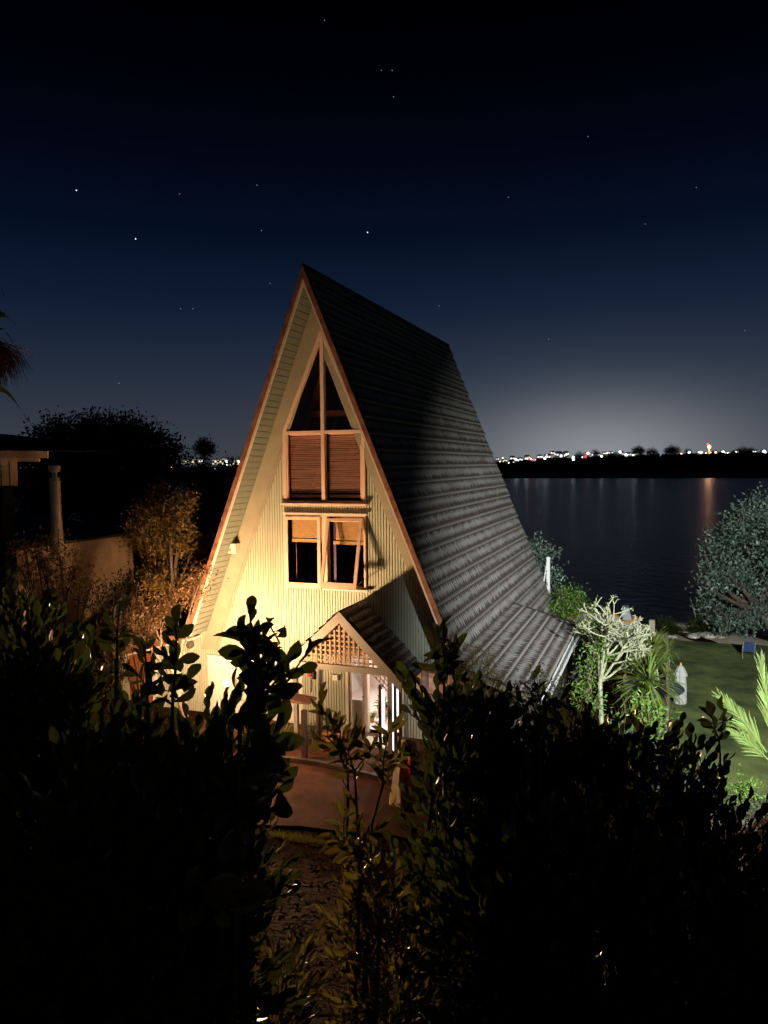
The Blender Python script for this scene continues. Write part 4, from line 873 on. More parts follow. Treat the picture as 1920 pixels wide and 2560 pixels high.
for px, py in ((1495, 1600), (1510, 1580), (1535, 1590), (1565, 1625), (1585, 1655), (1492, 1650), (1520, 1565)):
    tgt = atD(px, py, 17.6+rng.uniform(-.5, .5)); v = tgt-fork; ln = np.linalg.norm(v); grow(fork, v/ln, ln*.50, .032, 4)
mbF.build('branches', MT['paleb'], ft)
P_ = np.repeat(np.array([t_[0] for t_ in tips]), 4, 0); D_ = np.repeat(np.array([t_[1] for t_ in tips]), 4, 0) + rng.normal(size=(len(tips)*4, 3))*.8
V, F = stamp(LT_LA[0], LT_LA[1], P_, frames(D_), .075*rng.uniform(.6, 1.2, len(P_))); npmesh('leaf_buds', V, F, MT['paleb'], ft)
# cabbage trees / yuccas
for px, py, D, n, ln, m_, lab in ((1560, 1620, 19.5, 60, .85, 'blade', 'spiky yucca head with radiating blades just behind the bare frangipani'),
                                  (1630, 1640, 18.5, 90, .95, 'blade', 'green spiky yucca head, upper one, standing by the blue table'),
                                  (1622, 1705, 17.0, 150, 1.05, 'blade', 'big drooping yucca head, lowest one, in front of the blue table'),
                                  (1668, 1630, 19.8, 110, .50, 'blade_y', 'fuzzy yellowish tuft of fine leaves right of the yuccas')):
    c = atD(px, py, D); rosette('yucca', lab, 'yucca', tuple(c), n, ln, .055 if m_ == 'blade' else .02, m_, 'yuccas beside the lawn', .06, (c[0], c[1], tzf(c[0], c[1])), el0=-1.0, el1=1.45, droop=.35)
# palm fronds at the right edge
pc = atD(1960, 1930, 11.5); pt = thing('fan_palm', (pc[0], pc[1], tzf(pc[0], pc[1])), 'brightly lit yellow green palm at the right edge of the hedge', 'palm')
mb = MB(); mb.tube([(pc[0], pc[1], tzf(pc[0], pc[1])), (pc[0], pc[1], pc[2]-.2), tuple(pc)], [.12, .1, .08], 8); mb.build('trunk', MT['bark'], pt)
def frond(root, tip, spread, n, ll, w, name='frond'):
    root = np.array(root); tip = np.array(tip); ax = tip-root; L_ = np.linalg.norm(ax); ax /= L_; side = np.cross(ax, FW); side /= np.linalg.norm(side); Vs = []; Fs = []; c_ = 0; mbx = MB()
    mid = (root+tip)/2 + np.array([0, 0, .10*L_]); cur = lambda t: (1-t)**2*root+2*t*(1-t)*mid+t*t*tip
    for i in range(n):
        t = .12+.88*i/n; p = cur(t)
        for sd in (-1, 1):
            d = ax*.85 + side*sd*spread*(1.15-t*.6) + rng.normal(size=3)*.05 + np.array([0, 0, .12]); d /= np.linalg.norm(d); l2 = ll*(1.05-.55*t)*rng.uniform(.85, 1.05)
            wv = np.cross(d, FW+rng.normal(size=3)*.3); wv /= np.linalg.norm(wv)
            for k in range(4):
                u = k/3; q = p + d*l2*u - np.array([0, 0, .12*l2*u*u]); ww = w*(.6, 1, .8, .05)[k]; Vs += [q-wv*ww/2, q+wv*ww/2]
            for k in range(3): a_ = c_+2*k; Fs.append((a_, a_+1, a_+3, a_+2))
            c_ += 8
    V, F = np.array(Vs), np.array(Fs); mbx.tube([tuple(cur(t)) for t in (0, .25, .5, .75, 1)], [.02, .017, .014, .01, .004], 5)
    o_ = npmesh(name, V, F, MT['blade_y'], pt); mbx.build('leaf_stalk', MT['blade_y'], o_)
frond(atD(1915, 1880, 11.4), atD(1800, 1745, 11.2), .34, 34, .52, .017)
frond(atD(1925, 1905, 11.2), atD(1822, 1825, 10.9), .36, 28, .44, .015)
frond(atD(1935, 1870, 11.3), atD(1902, 1660, 11.3), .26, 34, .60, .018)
frond(atD(1945, 1900, 11.5), atD(2010, 1700, 11.5), .34, 30, .55, .018)

# ------------------------------------------------------------------ cabbage tree leaning in at the left edge
c = atD(-45, 850, 4.2); cb = (c[0]-.3, c[1], tzf(c[0]-.3, c[1]))
ct = thing('cabbage_tree', cb, 'cabbage tree with strap leaves and brown dead skirt at the left edge', 'tree')
mb = MB(); mb.tube([cb, ((cb[0]+c[0])/2-.05, c[1], (cb[2]+c[2])/2), tuple(c+np.array([-.05, 0, .1]))], [.13, .10, .08], 10); mb.build('trunk', MT['bark'], ct)
V, F = blades(c, 900, .34, .010, el0=-1.3, el1=.0, droop=.5, seg=3); npmesh('dead_skirt', V, F, MT['deadskirt'], ct)
def strap(root, tip, w):
    root = np.array(root); tip = np.array(tip); ax = (tip-root); wv = np.cross(ax/np.linalg.norm(ax), FW*.8+UP*.5); wv /= np.linalg.norm(wv); Vs = []; Fs = []
    for k in range(9):
        t = k/8; p = root+ax*t + np.array([0, 0, .10*math.sin(t*math.pi)]); ww = w*(1-t**2.2)*(.7+.6*t); Vs += [p-wv*ww/2+FW*.008, p, p+wv*ww/2-FW*.008]
    for k in range(8):
        for j in range(2): b = k*3+j; Fs.append((b, b+1, b+4, b+3))
    return np.array(Vs), np.array(Fs)
for k, (rp_, tp_, w_) in enumerate((((-45, 990), (68, 1050), .045), ((-45, 850), (40, 812), .05), ((-30, 875), (33, 858), .012), ((-50, 700), (10, 738), .05), ((-50, 760), (6, 790), .04), ((-60, 820), (-5, 640), .05))):
    V, F = strap(atD(*rp_, 4.2), atD(*tp_, 4.1), w_); npmesh('strap_leaf', V, F, MT['blade'], ct)
# ------------------------------------------------------------------ things on the lawn
uc = atD(1702, 1658, 24.5); lz = -2.0
t = thing('closed_umbrella', (uc[0], uc[1], lz), 'closed grey white garden umbrella with an orange tip beside the blue table', 'umbrella')
mb = MB(); mb.tube([(uc[0], uc[1], lz), (uc[0], uc[1], uc[2]-.06)], .022, 8); mb.lathe((uc[0], uc[1], lz), [(0, .0), (.24, 0), (.24, .06), (.05, .1), (0, .1)], 16); mb.build('pole', MT['canvas'], t)
def pleat(c, prof, n=32, amp=.14, k=8):
    V = [(c[0]+r*(1+amp*math.cos(k*2*math.pi*j/n))*math.cos(2*math.pi*j/n), c[1]+r*(1+amp*math.cos(k*2*math.pi*j/n))*math.sin(2*math.pi*j/n), c[2]+z) for r, z in prof for j in range(n)]
    i, j = np.meshgrid(np.arange(n), np.arange(len(prof)-1)); a = (j*n+i).ravel(); b = (j*n+(i+1) % n).ravel(); return np.array(V), np.stack([a, b, b+n, a+n], 1)
V, F = pleat(uc, [(.16, -2.0), (.185, -1.5), (.175, -.7), (.14, -.35)]); npmesh('canopy', V, F, MT['canvas'], t, smooth=True)
V, F = pleat(uc, [(.20, -.42), (.17, -.30), (.09, -.12), (.02, -.06)], k=8); npmesh('valance', V, F, MT['canvas'], t, smooth=True)
mb = MB(); mb.lathe(tuple(uc), [(.03, -.07), (.035, -.03), (.012, .02), (0, .03)], 10); mb.build('finial', MT['orange'], t, smooth=True)
# table
tc2 = atD(1622, 1715, 22.5); th_ = tc2[2]
t = thing('garden_table', (tc2[0], tc2[1], lz), 'round blue grey garden table half hidden behind the yuccas', 'table')
mb = MB(); mb.lathe((tc2[0], tc2[1], th_), [(0, -.05), (1.0, -.05), (1.02, -.02), (1.0, 0), (0, .002)], 32); mb.build('table_top', MT['bluegrey'], t)
for sx, sy in ((-.5, -.5), (.5, -.5), (.5, .5), (-.5, .5)):
    mb = MB(); mb.beam((tc2[0]+sx, tc2[1]+sy, lz), (tc2[0]+sx, tc2[1]+sy, th_-.05), .06, .06); mb.build('leg', MT['black'], t)
c = atD(1590, 1830, 15); mb = MB(); mb.box(c[0]-.5, c[0]+.5, c[1]-.4, c[1]+.4, c[2]-.06, c[2]); 
for sx in (-.45, .45): 
    for sy in (-.35, .35): mb.beam((c[0]+sx, c[1]+sy, c[2]-.06), (c[0]+sx, c[1]+sy, lz), .05, .05)
single(mb, 'side_table', 'bluegrey', (c[0], c[1], lz), 'blue grey low table glimpsed through the hedge below the yuccas', 'table', bevel=.01)
# folding beach chair
c = atZ(1870, 1650, lz); t = thing('beach_chair', (c[0], c[1], lz), 'navy blue folding chair standing alone on the lawn near the beach', 'chair')
Mx = lambda x_, y_, z_: (c[0]+x_*.72, c[1]+y_*.72, lz+.1+z_*.72)
mb = MB(); mb.add([Mx(-.27, -.18, .38), Mx(.27, -.18, .38), Mx(.27, .30, .33), Mx(-.27, .30, .33), Mx(-.27, -.18, .40), Mx(.27, -.18, .40), Mx(.27, .30, .35), Mx(-.27, .30, .35)], [(0, 3, 2, 1), (4, 5, 6, 7), (0, 1, 5, 4), (2, 3, 7, 6), (1, 2, 6, 5), (3, 0, 4, 7)]); mb.build('seat', MT['navy'], t)
mb = MB(); mb.add([Mx(-.27, -.20, .38), Mx(.27, -.20, .38), Mx(.27, -.46, 1.0), Mx(-.27, -.46, 1.0), Mx(-.27, -.22, .38), Mx(.27, -.22, .38), Mx(.27, -.48, 1.0), Mx(-.27, -.48, 1.0)], [(0, 1, 2, 3), (7, 6, 5, 4), (0, 4, 5, 1), (2, 6, 7, 3), (1, 5, 6, 2), (0, 3, 7, 4)]); mb.build('backrest', MT['navy'], t)
for s in (-.30, .30):
    mb = MB(); mb.tube([Mx(s, -.35, 0), Mx(s, .3, .36)], .014, 6); mb.tube([Mx(s, .28, 0), Mx(s, -.2, .38), Mx(s, -.48, 1.02)], .014, 6); mb.build('frame', MT['canvas'], t)
    mb = MB(); mb.tube([Mx(s, -.36, .62), Mx(s, .22, .60)], .022, 6); mb.build('armrest', MT['canvas'], t)
# dinghy at the beach
c = atZ(1522, 1578, -2.6); bx_, by_, bz_ = c[0], c[1], -2.75
bt = thing('boat', (bx_, by_, bz_), 'grey white motor boat with an orange rail pulled up at the beach', 'boat')
V = []; n = 17
for zl, (hw, hl) in ((.0, (.35, 1.2)), (.35, (.75, 1.5)), (.75, (.92, 1.68)), (.80, (.95, 1.7))):
    for j in range(n):
        u = -1+2*j/(n-1); w_ = hw*(1-max(0, u)**2.2); V.append((u*hl, -w_, zl+.22*max(0, u)**2))
    for j in range(n):
        u = 1-2*j/(n-1); w_ = hw*(1-max(0, u)**2.2); V.append((u*hl, w_, zl+.22*max(0, u)**2))
ca, sa = math.cos(-.25), math.sin(-.25); V = np.array(V); Vr = np.stack([bx_+V[:, 0]*ca-V[:, 1]*sa, by_+V[:, 0]*sa+V[:, 1]*ca, bz_+V[:, 2]], 1); nn = 2*n
i, j = np.meshgrid(np.arange(nn), np.arange(3)); a = (j*nn+i).ravel(); b = (j*nn+(i+1) % nn).ravel(); F = np.stack([a, b, b+nn, a+nn], 1)
npmesh('hull', Vr[:3*nn], F[F.max(1) < 3*nn], MT['hull'], bt, smooth=False)
rail = [tuple(Vr[2*nn+k]+np.array([0, 0, .04])) for k in list(range(nn))+[0]]; mb = MB(); mb.tube(rail, .055, 6); mb.build('rail', MT['orange'], bt)
mb = MB(); mb.add([tuple(Vr[nn+k]) for k in range(nn)], [tuple(range(nn))]); mb.build('deck', MT['black'], bt)
mb = MB(); mb.prism([(bx_+.7, bz_+.85), (bx_+1.15, bz_+.85), (bx_+.95, bz_+1.5), (bx_+.65, bz_+1.5)], 'y', by_-.35, by_+.35); mb.build('console', MT['hull'], bt)
mb = MB(); mb.beam((bx_+.55, by_-.1, -3.0), (bx_+.55, by_-.1, bz_+.1), .08, .08); mb.beam((bx_-.8, by_-.1, -3.0), (bx_-.8, by_-.1, bz_+.1), .08, .08); mb.build('trailer', MT['canvas'], bt)
# post, logs, driftwood
c = atZ(1630, 1592, lz); mb = MB(); mb.beam((c[0], c[1], lz-.1), (c[0], c[1], lz+.8), .24, .24); single(mb, 'stone_post', 'sand', (c[0], c[1], lz), 'pale square post at the beach end of the lawn beside the boat', 'post', bevel=.02)
c = atZ(1703, 1583, lz); mb = MB(); mb.box(c[0]-1.05, c[0]+.95, c[1], c[1]+.5, lz+.32, lz+.40); mb.box(c[0]-.9, c[0]+.8, c[1]+.1, c[1]+.4, lz-.1, lz+.3); single(mb, 'beach_bench', 'sand', (c[0], c[1], lz), 'low pale bench slab on the sand between the grass clumps', 'bench', bevel=.02)
for k, (px, py, rr) in enumerate(((1770, 1592, .32), (1800, 1596, .22), (1680, 1596, .2), (1735, 1593, .26))):
    c = atZ(px, py, lz); V = []; r_ = np.random.default_rng(k)
    bm_ = MB(); prof = [(0, -.1), (rr*1.2, -.05), (rr*1.1, rr*.3), (rr*.6, rr*.55), (0, rr*.6)]; bm_.lathe((c[0], c[1], lz), prof, 10); bm_.v = [(x_+r_.normal()*.05, y_+r_.normal()*.05, z_+r_.normal()*.03) for x_, y_, z_ in bm_.v]
    single(bm_, 'beach_rock', 'rock', (c[0], c[1], lz), ['largest pale rock at the beach edge of the lawn, second from the right', 'small pale rock furthest right along the beach edge', 'smallest pale rock in front of the low bench', 'middling pale rock just right of the low bench'][k], 'rock', 'rocks along the beach edge')
for k, (px, py, h_, lab) in enumerate(((1660, 1590, 1.3, 'tall dark clump of beach grass beside the stone post'), (1683, 1592, .9, 'short dark beach grass clump left of the bench'), (1735, 1590, 1.1, 'beach grass clump at the right end of the bench'), (1765, 1590, 1.4, 'large arching beach grass clump, second from the right'), (1800, 1592, 1.0, 'spreading beach grass clump at the far right of the sand'))):
    c = atZ(px, py, lz); V, F = blades((c[0], c[1]+.3, lz), 220, h_, .03, el0=.7, el1=1.5, droop=.8, seg=3); tag(npmesh('beach_grass_clump', V, F, MT['leaf_hedge'], None, (c[0], c[1]+.3, lz)), lab, 'grass clump', 'beach grass clumps')
mb = MB(); c = atZ(1737, 1570, lz-.4); mb.tube([(c[0]+.05, c[1], lz-.6), (c[0], c[1], lz+.3), (c[0]-.25, c[1], lz+1.2)], [.05, .04, .02], 6); single(mb, 'driftwood_stick', 'paleb', (c[0], c[1], lz-.4), 'thin pale stick standing up out of the beach in the dark', 'stick')
# white pole with a stay behind the roof
pa = atD(1371, 1392, 29.5); pb_ = atD(1373, 1520, 29.5)
mb = MB(); mb.beam((pa[0], pa[1], pa[2]), (pa[0]+.02, pa[1], -2.2), .13, .13); mb.beam((pa[0]-.02, pa[1], pa[2]-.02), (pa[0]-.42, pa[1], -.3), .05, .05)
single(mb, 'mast_post', 'gutter', (pa[0], pa[1], -2), 'white post with a slanting stay rising behind the back of the roof', 'post')

# ------------------------------------------------------------------ the far shore: houses, lamps, trees, tower
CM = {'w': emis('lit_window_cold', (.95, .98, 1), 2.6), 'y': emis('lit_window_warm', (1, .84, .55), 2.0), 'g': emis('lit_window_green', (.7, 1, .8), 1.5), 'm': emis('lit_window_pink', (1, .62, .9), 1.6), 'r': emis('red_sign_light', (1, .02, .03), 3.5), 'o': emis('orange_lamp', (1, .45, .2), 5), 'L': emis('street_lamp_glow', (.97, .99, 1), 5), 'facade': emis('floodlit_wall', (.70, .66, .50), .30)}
MT['cityroof'] = mat('city_roof', (.04, .035, .03), .9); MT['citywall'] = mat('city_wall', (.3, .27, .22), .9)
def far_house(px, py, wpx, hpx, D, wins, label, group='houses across the water', lit=None):
    p = atD(px, py, D); s = D/FPX; w, h = wpx*s, hpx*s; t = thing('far_house', (p[0], p[1], p[2]-h/2), label, 'house', group); r = RT.copy(); r[2] = 0; r /= np.linalg.norm(r); f = np.array([-r[1], r[0], 0])
    b = p - np.array([0, 0, h/2]); mb = MB(); mb.beam(tuple(b-r*w/2+f*w*.25+[0, 0, h/2]), tuple(b+r*w/2+f*w*.25+[0, 0, h/2]), w*.5, h); mb.build('wall', lit or MT['citywall'], t)
    mb = MB(); a0, a1 = b-r*w*.55+[0, 0, h], b+r*w*.55+[0, 0, h]; rg = (0, 0, h*.35)
    mb.add([tuple(a0-f*.3), tuple(a1-f*.3), tuple(a1+f*w*.5), tuple(a0+f*w*.5), tuple(a0+r*w*.2+f*w*.25+rg), tuple(a1-r*w*.2+f*w*.25+rg)], [(0, 1, 5, 4), (1, 2, 5), (2, 3, 4, 5), (3, 0, 4), (3, 2, 1, 0)]); mb.build('roof', MT['cityroof'], t)
    for (u, v, ww, hh, cc) in wins:
        q = b + r*w*(u-.5) + np.array([0, 0, h*v]) - f*.35; mb = MB(); mb.beam(tuple(q-r*w*ww/2), tuple(q+r*w*ww/2), .25, h*hh); mb.build('window', CM[cc], t)
    return t
rr = random.Random(5)
spec = [(1243, 1149, 10, 6), (1262, 1152, 12, 6), (1281, 1145, 12, 7), (1300, 1150, 14, 8), (1318, 1145, 14, 9), (1334, 1150, 12, 6), (1350, 1143, 14, 8), (1369, 1141, 14, 8), (1382, 1134, 12, 8), (1398, 1138, 18, 12), (1416, 1137, 14, 11), (1433, 1146, 10, 7), (1470, 1135, 12, 6), (1495, 1138, 14, 8), (1512, 1134, 12, 6), (1527, 1133, 12, 6), (1553, 1134, 12, 8), (1572, 1137, 14, 8), (1590, 1136, 16, 8), (1628, 1135, 16, 8), (1640, 1136, 10, 7), (1722, 1131, 10, 6), (1750, 1131, 12, 6), (1788, 1132, 12, 7), (1808, 1131, 12, 7), (1822, 1132, 12, 5), (1840, 1131, 14, 6), (1886, 1130, 10, 5), (1910, 1130, 12, 7)]
names = ['narrow dim house at the far left of the lit skyline', 'small lit house second from the left on the far shore', 'pale gabled house just left of the red sign light', 'two window house to the left of the red glow', 'bright house standing left beside the red sign light', 'house directly behind the red sign light', 'white windowed house right of the red sign light', 'house with pink lit window on the far shore', 'tall lit house left of the big apartment block', 'largest lit apartment block on the far shore', 'warm lit block next to the largest apartment block', 'low bright house under the dark gap in the skyline', 'low house left of the dark round skyline tree', 'white lit house below the sky glow, left one', 'narrow white lit house under the sky glow', 'broad roofed house under the brightest sky glow', 'green tinged lit house left of the long building', 'bright white house at the left end of the long building', 'long pale building with a row of cold lights', 'lit house left of the umbrella shaped skyline tree', 'small house touching the second skyline tree', 'single bright house right of the umbrella shaped trees', 'white lit house left of the orange tower', 'house to the right of the orange tower', 'very bright house in the middle of the right skyline', 'low twin lit house on the right skyline', 'bright house left of the dark mound on the right', 'faint house right of the dark mound', 'last lit house at the right edge of the far shore']
for i, (px, py, w_, h_) in enumerate(spec):
    nw = rr.choice((2, 3, 3, 4)) if w_ > 11 else 2; ws = [((k+.5)/nw, rr.choice((.35, .6, .72)), .8/nw*rr.uniform(.4, .9), rr.uniform(.25, .5), rr.choice('wwwwwyyywgm')) for k in range(nw)]
    if i == 4: ws.append((.9, .3, .4, .6, 'r'))
    far_house(px, py, w_, h_, 600+rr.uniform(-15, 25), ws, names[i])
far_house(1618, 1153, 46, 8, 560, [(.06, .5, .10, .8, 'y'), (.24, .5, .16, .8, 'y'), (.45, .5, .06, .6, 'g'), (.70, .55, .14, .7, 'y'), (.95, .5, .07, .8, 'w'), (.5, -.3, .05, .5, 'g'), (.68, -.35, .1, .5, 'o')], 'long house with a row of warm windows low on the dark hill')
far_house(1870, 1151, 16, 10, 560, [(.6, .5, .5, .9, 'y'), (.75, 1.1, .3, .4, 'w')], 'bright lit house alone low on the dark hill at right')
# street lamps along the far shore
lamps = [(1250, 1154, 'y'), (1257, 1145, 'w'), (1272, 1157, 'w'), (1290, 1149, 'L'), (1284, 1156, 'y'), (1327, 1147, 'w'), (1335, 1148, 'r'), (1362, 1146, 'L'), (1367, 1137, 'm'), (1388, 1136, 'm'), (1433, 1143, 'L'), (1434, 1151, 'L'), (1456, 1143, 'w'), (1464, 1142, 'r'), (1470, 1133, 'L'), (1481, 1137, 'm'), (1504, 1141, 'L'), (1519, 1132, 'y'), (1550, 1130, 'L'), (1565, 1137, 'L'), (1582, 1138, 'w'), (1703, 1135, 'o'), (1723, 1131, 'L'), (1729, 1143, 'g'), (1752, 1131, 'L'), (1765, 1133, 'y'), (1777, 1132, 'w'), (1789, 1131, 'o'), (1789, 1139, 'w'), (1808, 1130, 'L'), (1819, 1132, 'w'), (1839, 1131, 'L'), (1884, 1131, 'w'), (1910, 1128, 'L'), (1917, 1133, 'L')]
cn = {'w': 'small cold white', 'y': 'warm yellow', 'L': 'bright white', 'r': 'red', 'm': 'pinkish', 'o': 'orange', 'g': 'greenish'}
lt_w = {}
for i, (px, py, cc) in enumerate(lamps):
    p = atD(px, py, 585); ref = min(range(len(spec)), key=lambda k: abs(spec[k][0]-px)); side = 'left' if px < spec[ref][0] else 'right'; updn = 'above' if py < spec[ref][1]-3 else ('below' if py > spec[ref][1]+3 else 'beside')
    lab = f'{cn[cc]} street light {updn} and {side} of the {names[ref].split(" of the")[0].split(" on the")[0]}'
    lab = ' '.join(lab.split()[:16])
    if px == 1917: lab = 'outermost bright white street light at the very right edge of the far shore'
    t = thing('street_lamp', (p[0], p[1], p[2]-6), lab, 'street light', 'street lights across the water')
    mb = MB(); mb.tube([(p[0], p[1], p[2]-6), (p[0], p[1], p[2]-.8)], .15, 5); mb.build('pole', MT['black'], t)
    r_ = {'L': .95, 'r': .9, 'o': .8}.get(cc, .6); mb = MB(); mb.lathe((p[0], p[1], p[2]), [(0, -r_), (r_*.7, -r_*.7), (r_, 0), (r_*.7, r_*.7), (0, r_)], 8); mb.build('lamp_head', CM[cc], t)
# tower with its orange lamp
p = atD(1773, 1117, 585); t = thing('floodlit_mast', (p[0], p[1], 6), 'orange lit mast standing high above the far shore', 'mast')
mb = MB(); mb.tube([(p[0], p[1], 8), (p[0], p[1], p[2]-1)], [1.0, .6], 6); mb.build('mast', emis('orange_lit_mast', (.9, .35, .1), .35), t)
mb = MB(); mb.lathe(tuple(p), [(0, -1.5), (1.1, -1.0), (1.4, 0), (1.0, 1.1), (0, 1.5)], 10); mb.build('lamp_head', emis('mast_lamp', (1, .55, .22), 5), t, smooth=True)
mb = MB(); mb.lathe((p[0]-1.4, p[1], p[2]+2.4), [(0, -.6), (.6, 0), (0, .6)], 8); mb.build('red_beacon', CM['r'], t)
# skyline trees
for px, py, s_, lab in ((1597, 1124, 1.0, 'umbrella shaped tree on the far skyline, leftmost of three'), (1630, 1128, .8, 'broken topped tree on the far skyline, middle of three'), (1680, 1124, 1.2, 'widest umbrella shaped tree on the far skyline'), (1448, 1139, .8, 'round dark tree filling the gap in the skyline lights'), (1535, 1138, .9, 'low dark tree on the skyline below the sky glow'), (1488, 1130, .5, 'thin spindly tree among the skyline lights'), (1858, 1130, 1.5, 'broad dark mound of trees right of the orange mast'), (1720, 1127, .5, 'small pointed tree above a bright light on the skyline'), (1880, 1125, .5, 'small tree behind the broad mound of trees')):
    cl = clumps_px([(px-9*s_, py+3, 6*s_), (px, py, 7*s_), (px+9*s_, py+3, 6*s_), (px+3*s_, py+6, 7*s_), (px-5*s_, py+7, 6*s_)], 592)
    tree('skyline_tree', lab, 'tree', (*atD(px, py, 592)[:2], 8), cl, .75, 110, r0=.5, bm='inner', group='trees on the far skyline')
# terraces on the left far shore
for px, w_, lab in ((478, 52, 'pale floodlit terrace with dark windows, left one beyond the trees'), (548, 36, 'gabled floodlit terrace beside the left roof edge'), (600, 40, 'floodlit terrace mostly hidden behind the house roof')):
    D = 585; p = atD(px, 1156, D); s = D/FPX; r = RT.copy(); r[2] = 0; r /= np.linalg.norm(r); f = np.array([-r[1], r[0], 0]); W2, Hh = w_*s, 13*s
    t = thing('terrace_building', (p[0], p[1], p[2]-Hh/2), lab, 'building', 'terraces across the bay'); b = p-np.array([0, 0, Hh/2])
    mb = MB(); mb.beam(tuple(b-r*W2/2+f*3+[0, 0, Hh/2]), tuple(b+r*W2/2+f*3+[0, 0, Hh/2]), 6, Hh); q0, q1, q2 = b+r*W2*.05+[0, 0, Hh], b+r*W2*.5+[0, 0, Hh], b+r*W2*.28+[0, 0, Hh*1.35]
    mb.add([tuple(q0), tuple(q1), tuple(q2), tuple(q0+f*6), tuple(q1+f*6), tuple(q2+f*6)], [(0, 1, 2), (5, 4, 3), (0, 2, 5, 3), (1, 4, 5, 2)]); mb.build('wall', CM['facade'], t)
    mb = MB(); mb.beam(tuple(b-r*W2*.55+f*3+[0, 0, Hh+.35]), tuple(b+r*W2*.05+f*3+[0, 0, Hh+.35]), 7, .7); mb.add([tuple(q0-r*1-f*.5+[0, 0, .3]), tuple(q2-f*.5+[0, 0, .7]), tuple(q2+f*6+[0, 0, .7]), tuple(q0-r*1+f*6+[0, 0, .3]), tuple(q1+r*1-f*.5+[0, 0, .3]), tuple(q1+r*1+f*6+[0, 0, .3])], [(0, 1, 2, 3), (1, 4, 5, 2)]); mb.build('roof', MT['cityroof'], t)
    for k in range(6):
        for v in (.25, .68):
            q = b + r*W2*((k+.5)/6-.5) + np.array([0, 0, Hh*v]) - f*.1; mb = MB(); mb.beam(tuple(q-r*.28*s*5), tuple(q+r*.28*s*5), .3, Hh*.24); mb.build('window', MT['cityroof'] if (k*2+int(v*3)) % 4 else CM['y'], t)
for px, py, cc, lab in ((506, 1153, 'L', 'bright white light at the right end of the left terrace'), (567, 1154, 'L', 'bright white light between the two right terraces'), (568, 1162, 'L', 'bright light low under the gabled terrace'), (577, 1162, 'y', 'warm light just right of the low bright one under the terrace'), (597, 1154, 'L', 'white light right against the left roof edge'), (538, 1171, 'm', 'pinkish green cluster light below the terraces'), (430, 1168, 'o', 'orange light in the gap right of the black trees'), (408, 1170, 'y', 'warm light behind the low domed black tree'), (350, 1171, 'm', 'pinkish light seen through the third black tree'), (329, 1164, 'g', 'greenish light seen through the tallest black trees'), (272, 1164, 'g', 'green light seen through the middle of the black trees'), (216, 1173, 'y', 'warm light seen low through the leftmost trees'), (209, 1168, 'w', 'white light seen low through the leftmost trees'), (190, 1173, 'g', 'dim greenish light low at the leftmost tree')):
    p = atD(px, py, 578); t = thing('shore_light', (p[0], p[1], p[2]-3), lab, 'light', 'lights across the bay'); r_ = .95 if cc == 'L' else .6
    mb = MB(); mb.tube([(p[0], p[1], p[2]-3), (p[0], p[1], p[2]-r_)], .1, 5); mb.build('pole', MT['black'], t); mb = MB(); mb.lathe(tuple(p), [(0, -r_), (r_*.7, -r_*.7), (r_, 0), (r_*.7, r_*.7), (0, r_)], 8); mb.build('lamp_head', CM[cc], t)
# lamps that throw the light columns on the water
lamp('POINT', 'mast_lamp_light', atD(1773, 1117, 583.0), 7e3, (1, .5, .28), 1.5)
lamp('POINT', 'shore_lamp_light', atD(1873, 1150, 557.0), 3e3, (1, .9, .8), 1.0)
for px, py, e_ in ((1290, 1149, 475), (1316, 1146, 534), (1345, 1147, 415), (1365, 1146, 475), (1434, 1149, 267), (1504, 1141, 356), (1585, 1138, 594), (1630, 1137, 267)): lamp('POINT', 'shore_lamp_light', atD(px, py, 580.0), e_, (.85, .93, 1), 1.2)
# stars
SM = [emis('star_glow', (.9, .95, 1), 1.4), emis('faint_star_glow', (.85, .92, 1), .22)]
for (x_, y_, b_, lab) in ((165, 411, 2, 'bright bluish star high at the left of the sky'), (293, 516, 2, 'brightest white star left of the roof apex'), (388, 419, 1, 'faint star between the bright left star and the middle'), (555, 400, 1, 'star high above and left of the roof apex'), (583, 612, 1, 'star close beside the roof apex on its left'), (794, 502, 2, 'clear star right above the roof ridge'), (850, 209, 1, 'faint star below the pair at the top'), (824, 152, 1, 'left star of the close pair near the top'), (847, 152, 1, 'right star of the close pair near the top'), (701, 44, 1, 'topmost faint star near the upper edge'), (1270, 295, 1, 'lone faint star in the upper right sky'), (1098, 426, 1, 'faint star above the back end of the ridge'), (1394, 484, 1, 'lower of two faint stars in the right sky'), (1504, 405, 1, 'upper of two faint stars in the right sky'), (1185, 733, 1, 'faint star right of the roof top end'), (1609, 714, 1, 'star low at the right edge of the sky'), (948, 661, 1, 'faint star just above the roof ridge'), (257, 828, 1, 'faint star low over the black trees'), (390, 667, 1, 'left star of the faint pair left of the gable'), (417, 667, 1, 'right star of the faint pair left of the gable'), (565, 498, 1, 'very faint star between two brighter ones above the gable')):
    p = atD(x_*1.1573, y_*1.1573, 3000); r_ = 2.6 if b_ == 2 else 2.0; mb = MB(); mb.lathe((0, 0, 0), [(0, -r_), (r_*.7, -r_*.7), (r_, 0), (r_*.7, r_*.7), (0, r_)], 8); mb.v = [(a_+p[0], c_+p[1], d_+p[2]) for a_, c_, d_ in mb.v]
    single(mb, 'star', SM[2-b_], p, lab, 'star', 'stars in the night sky')

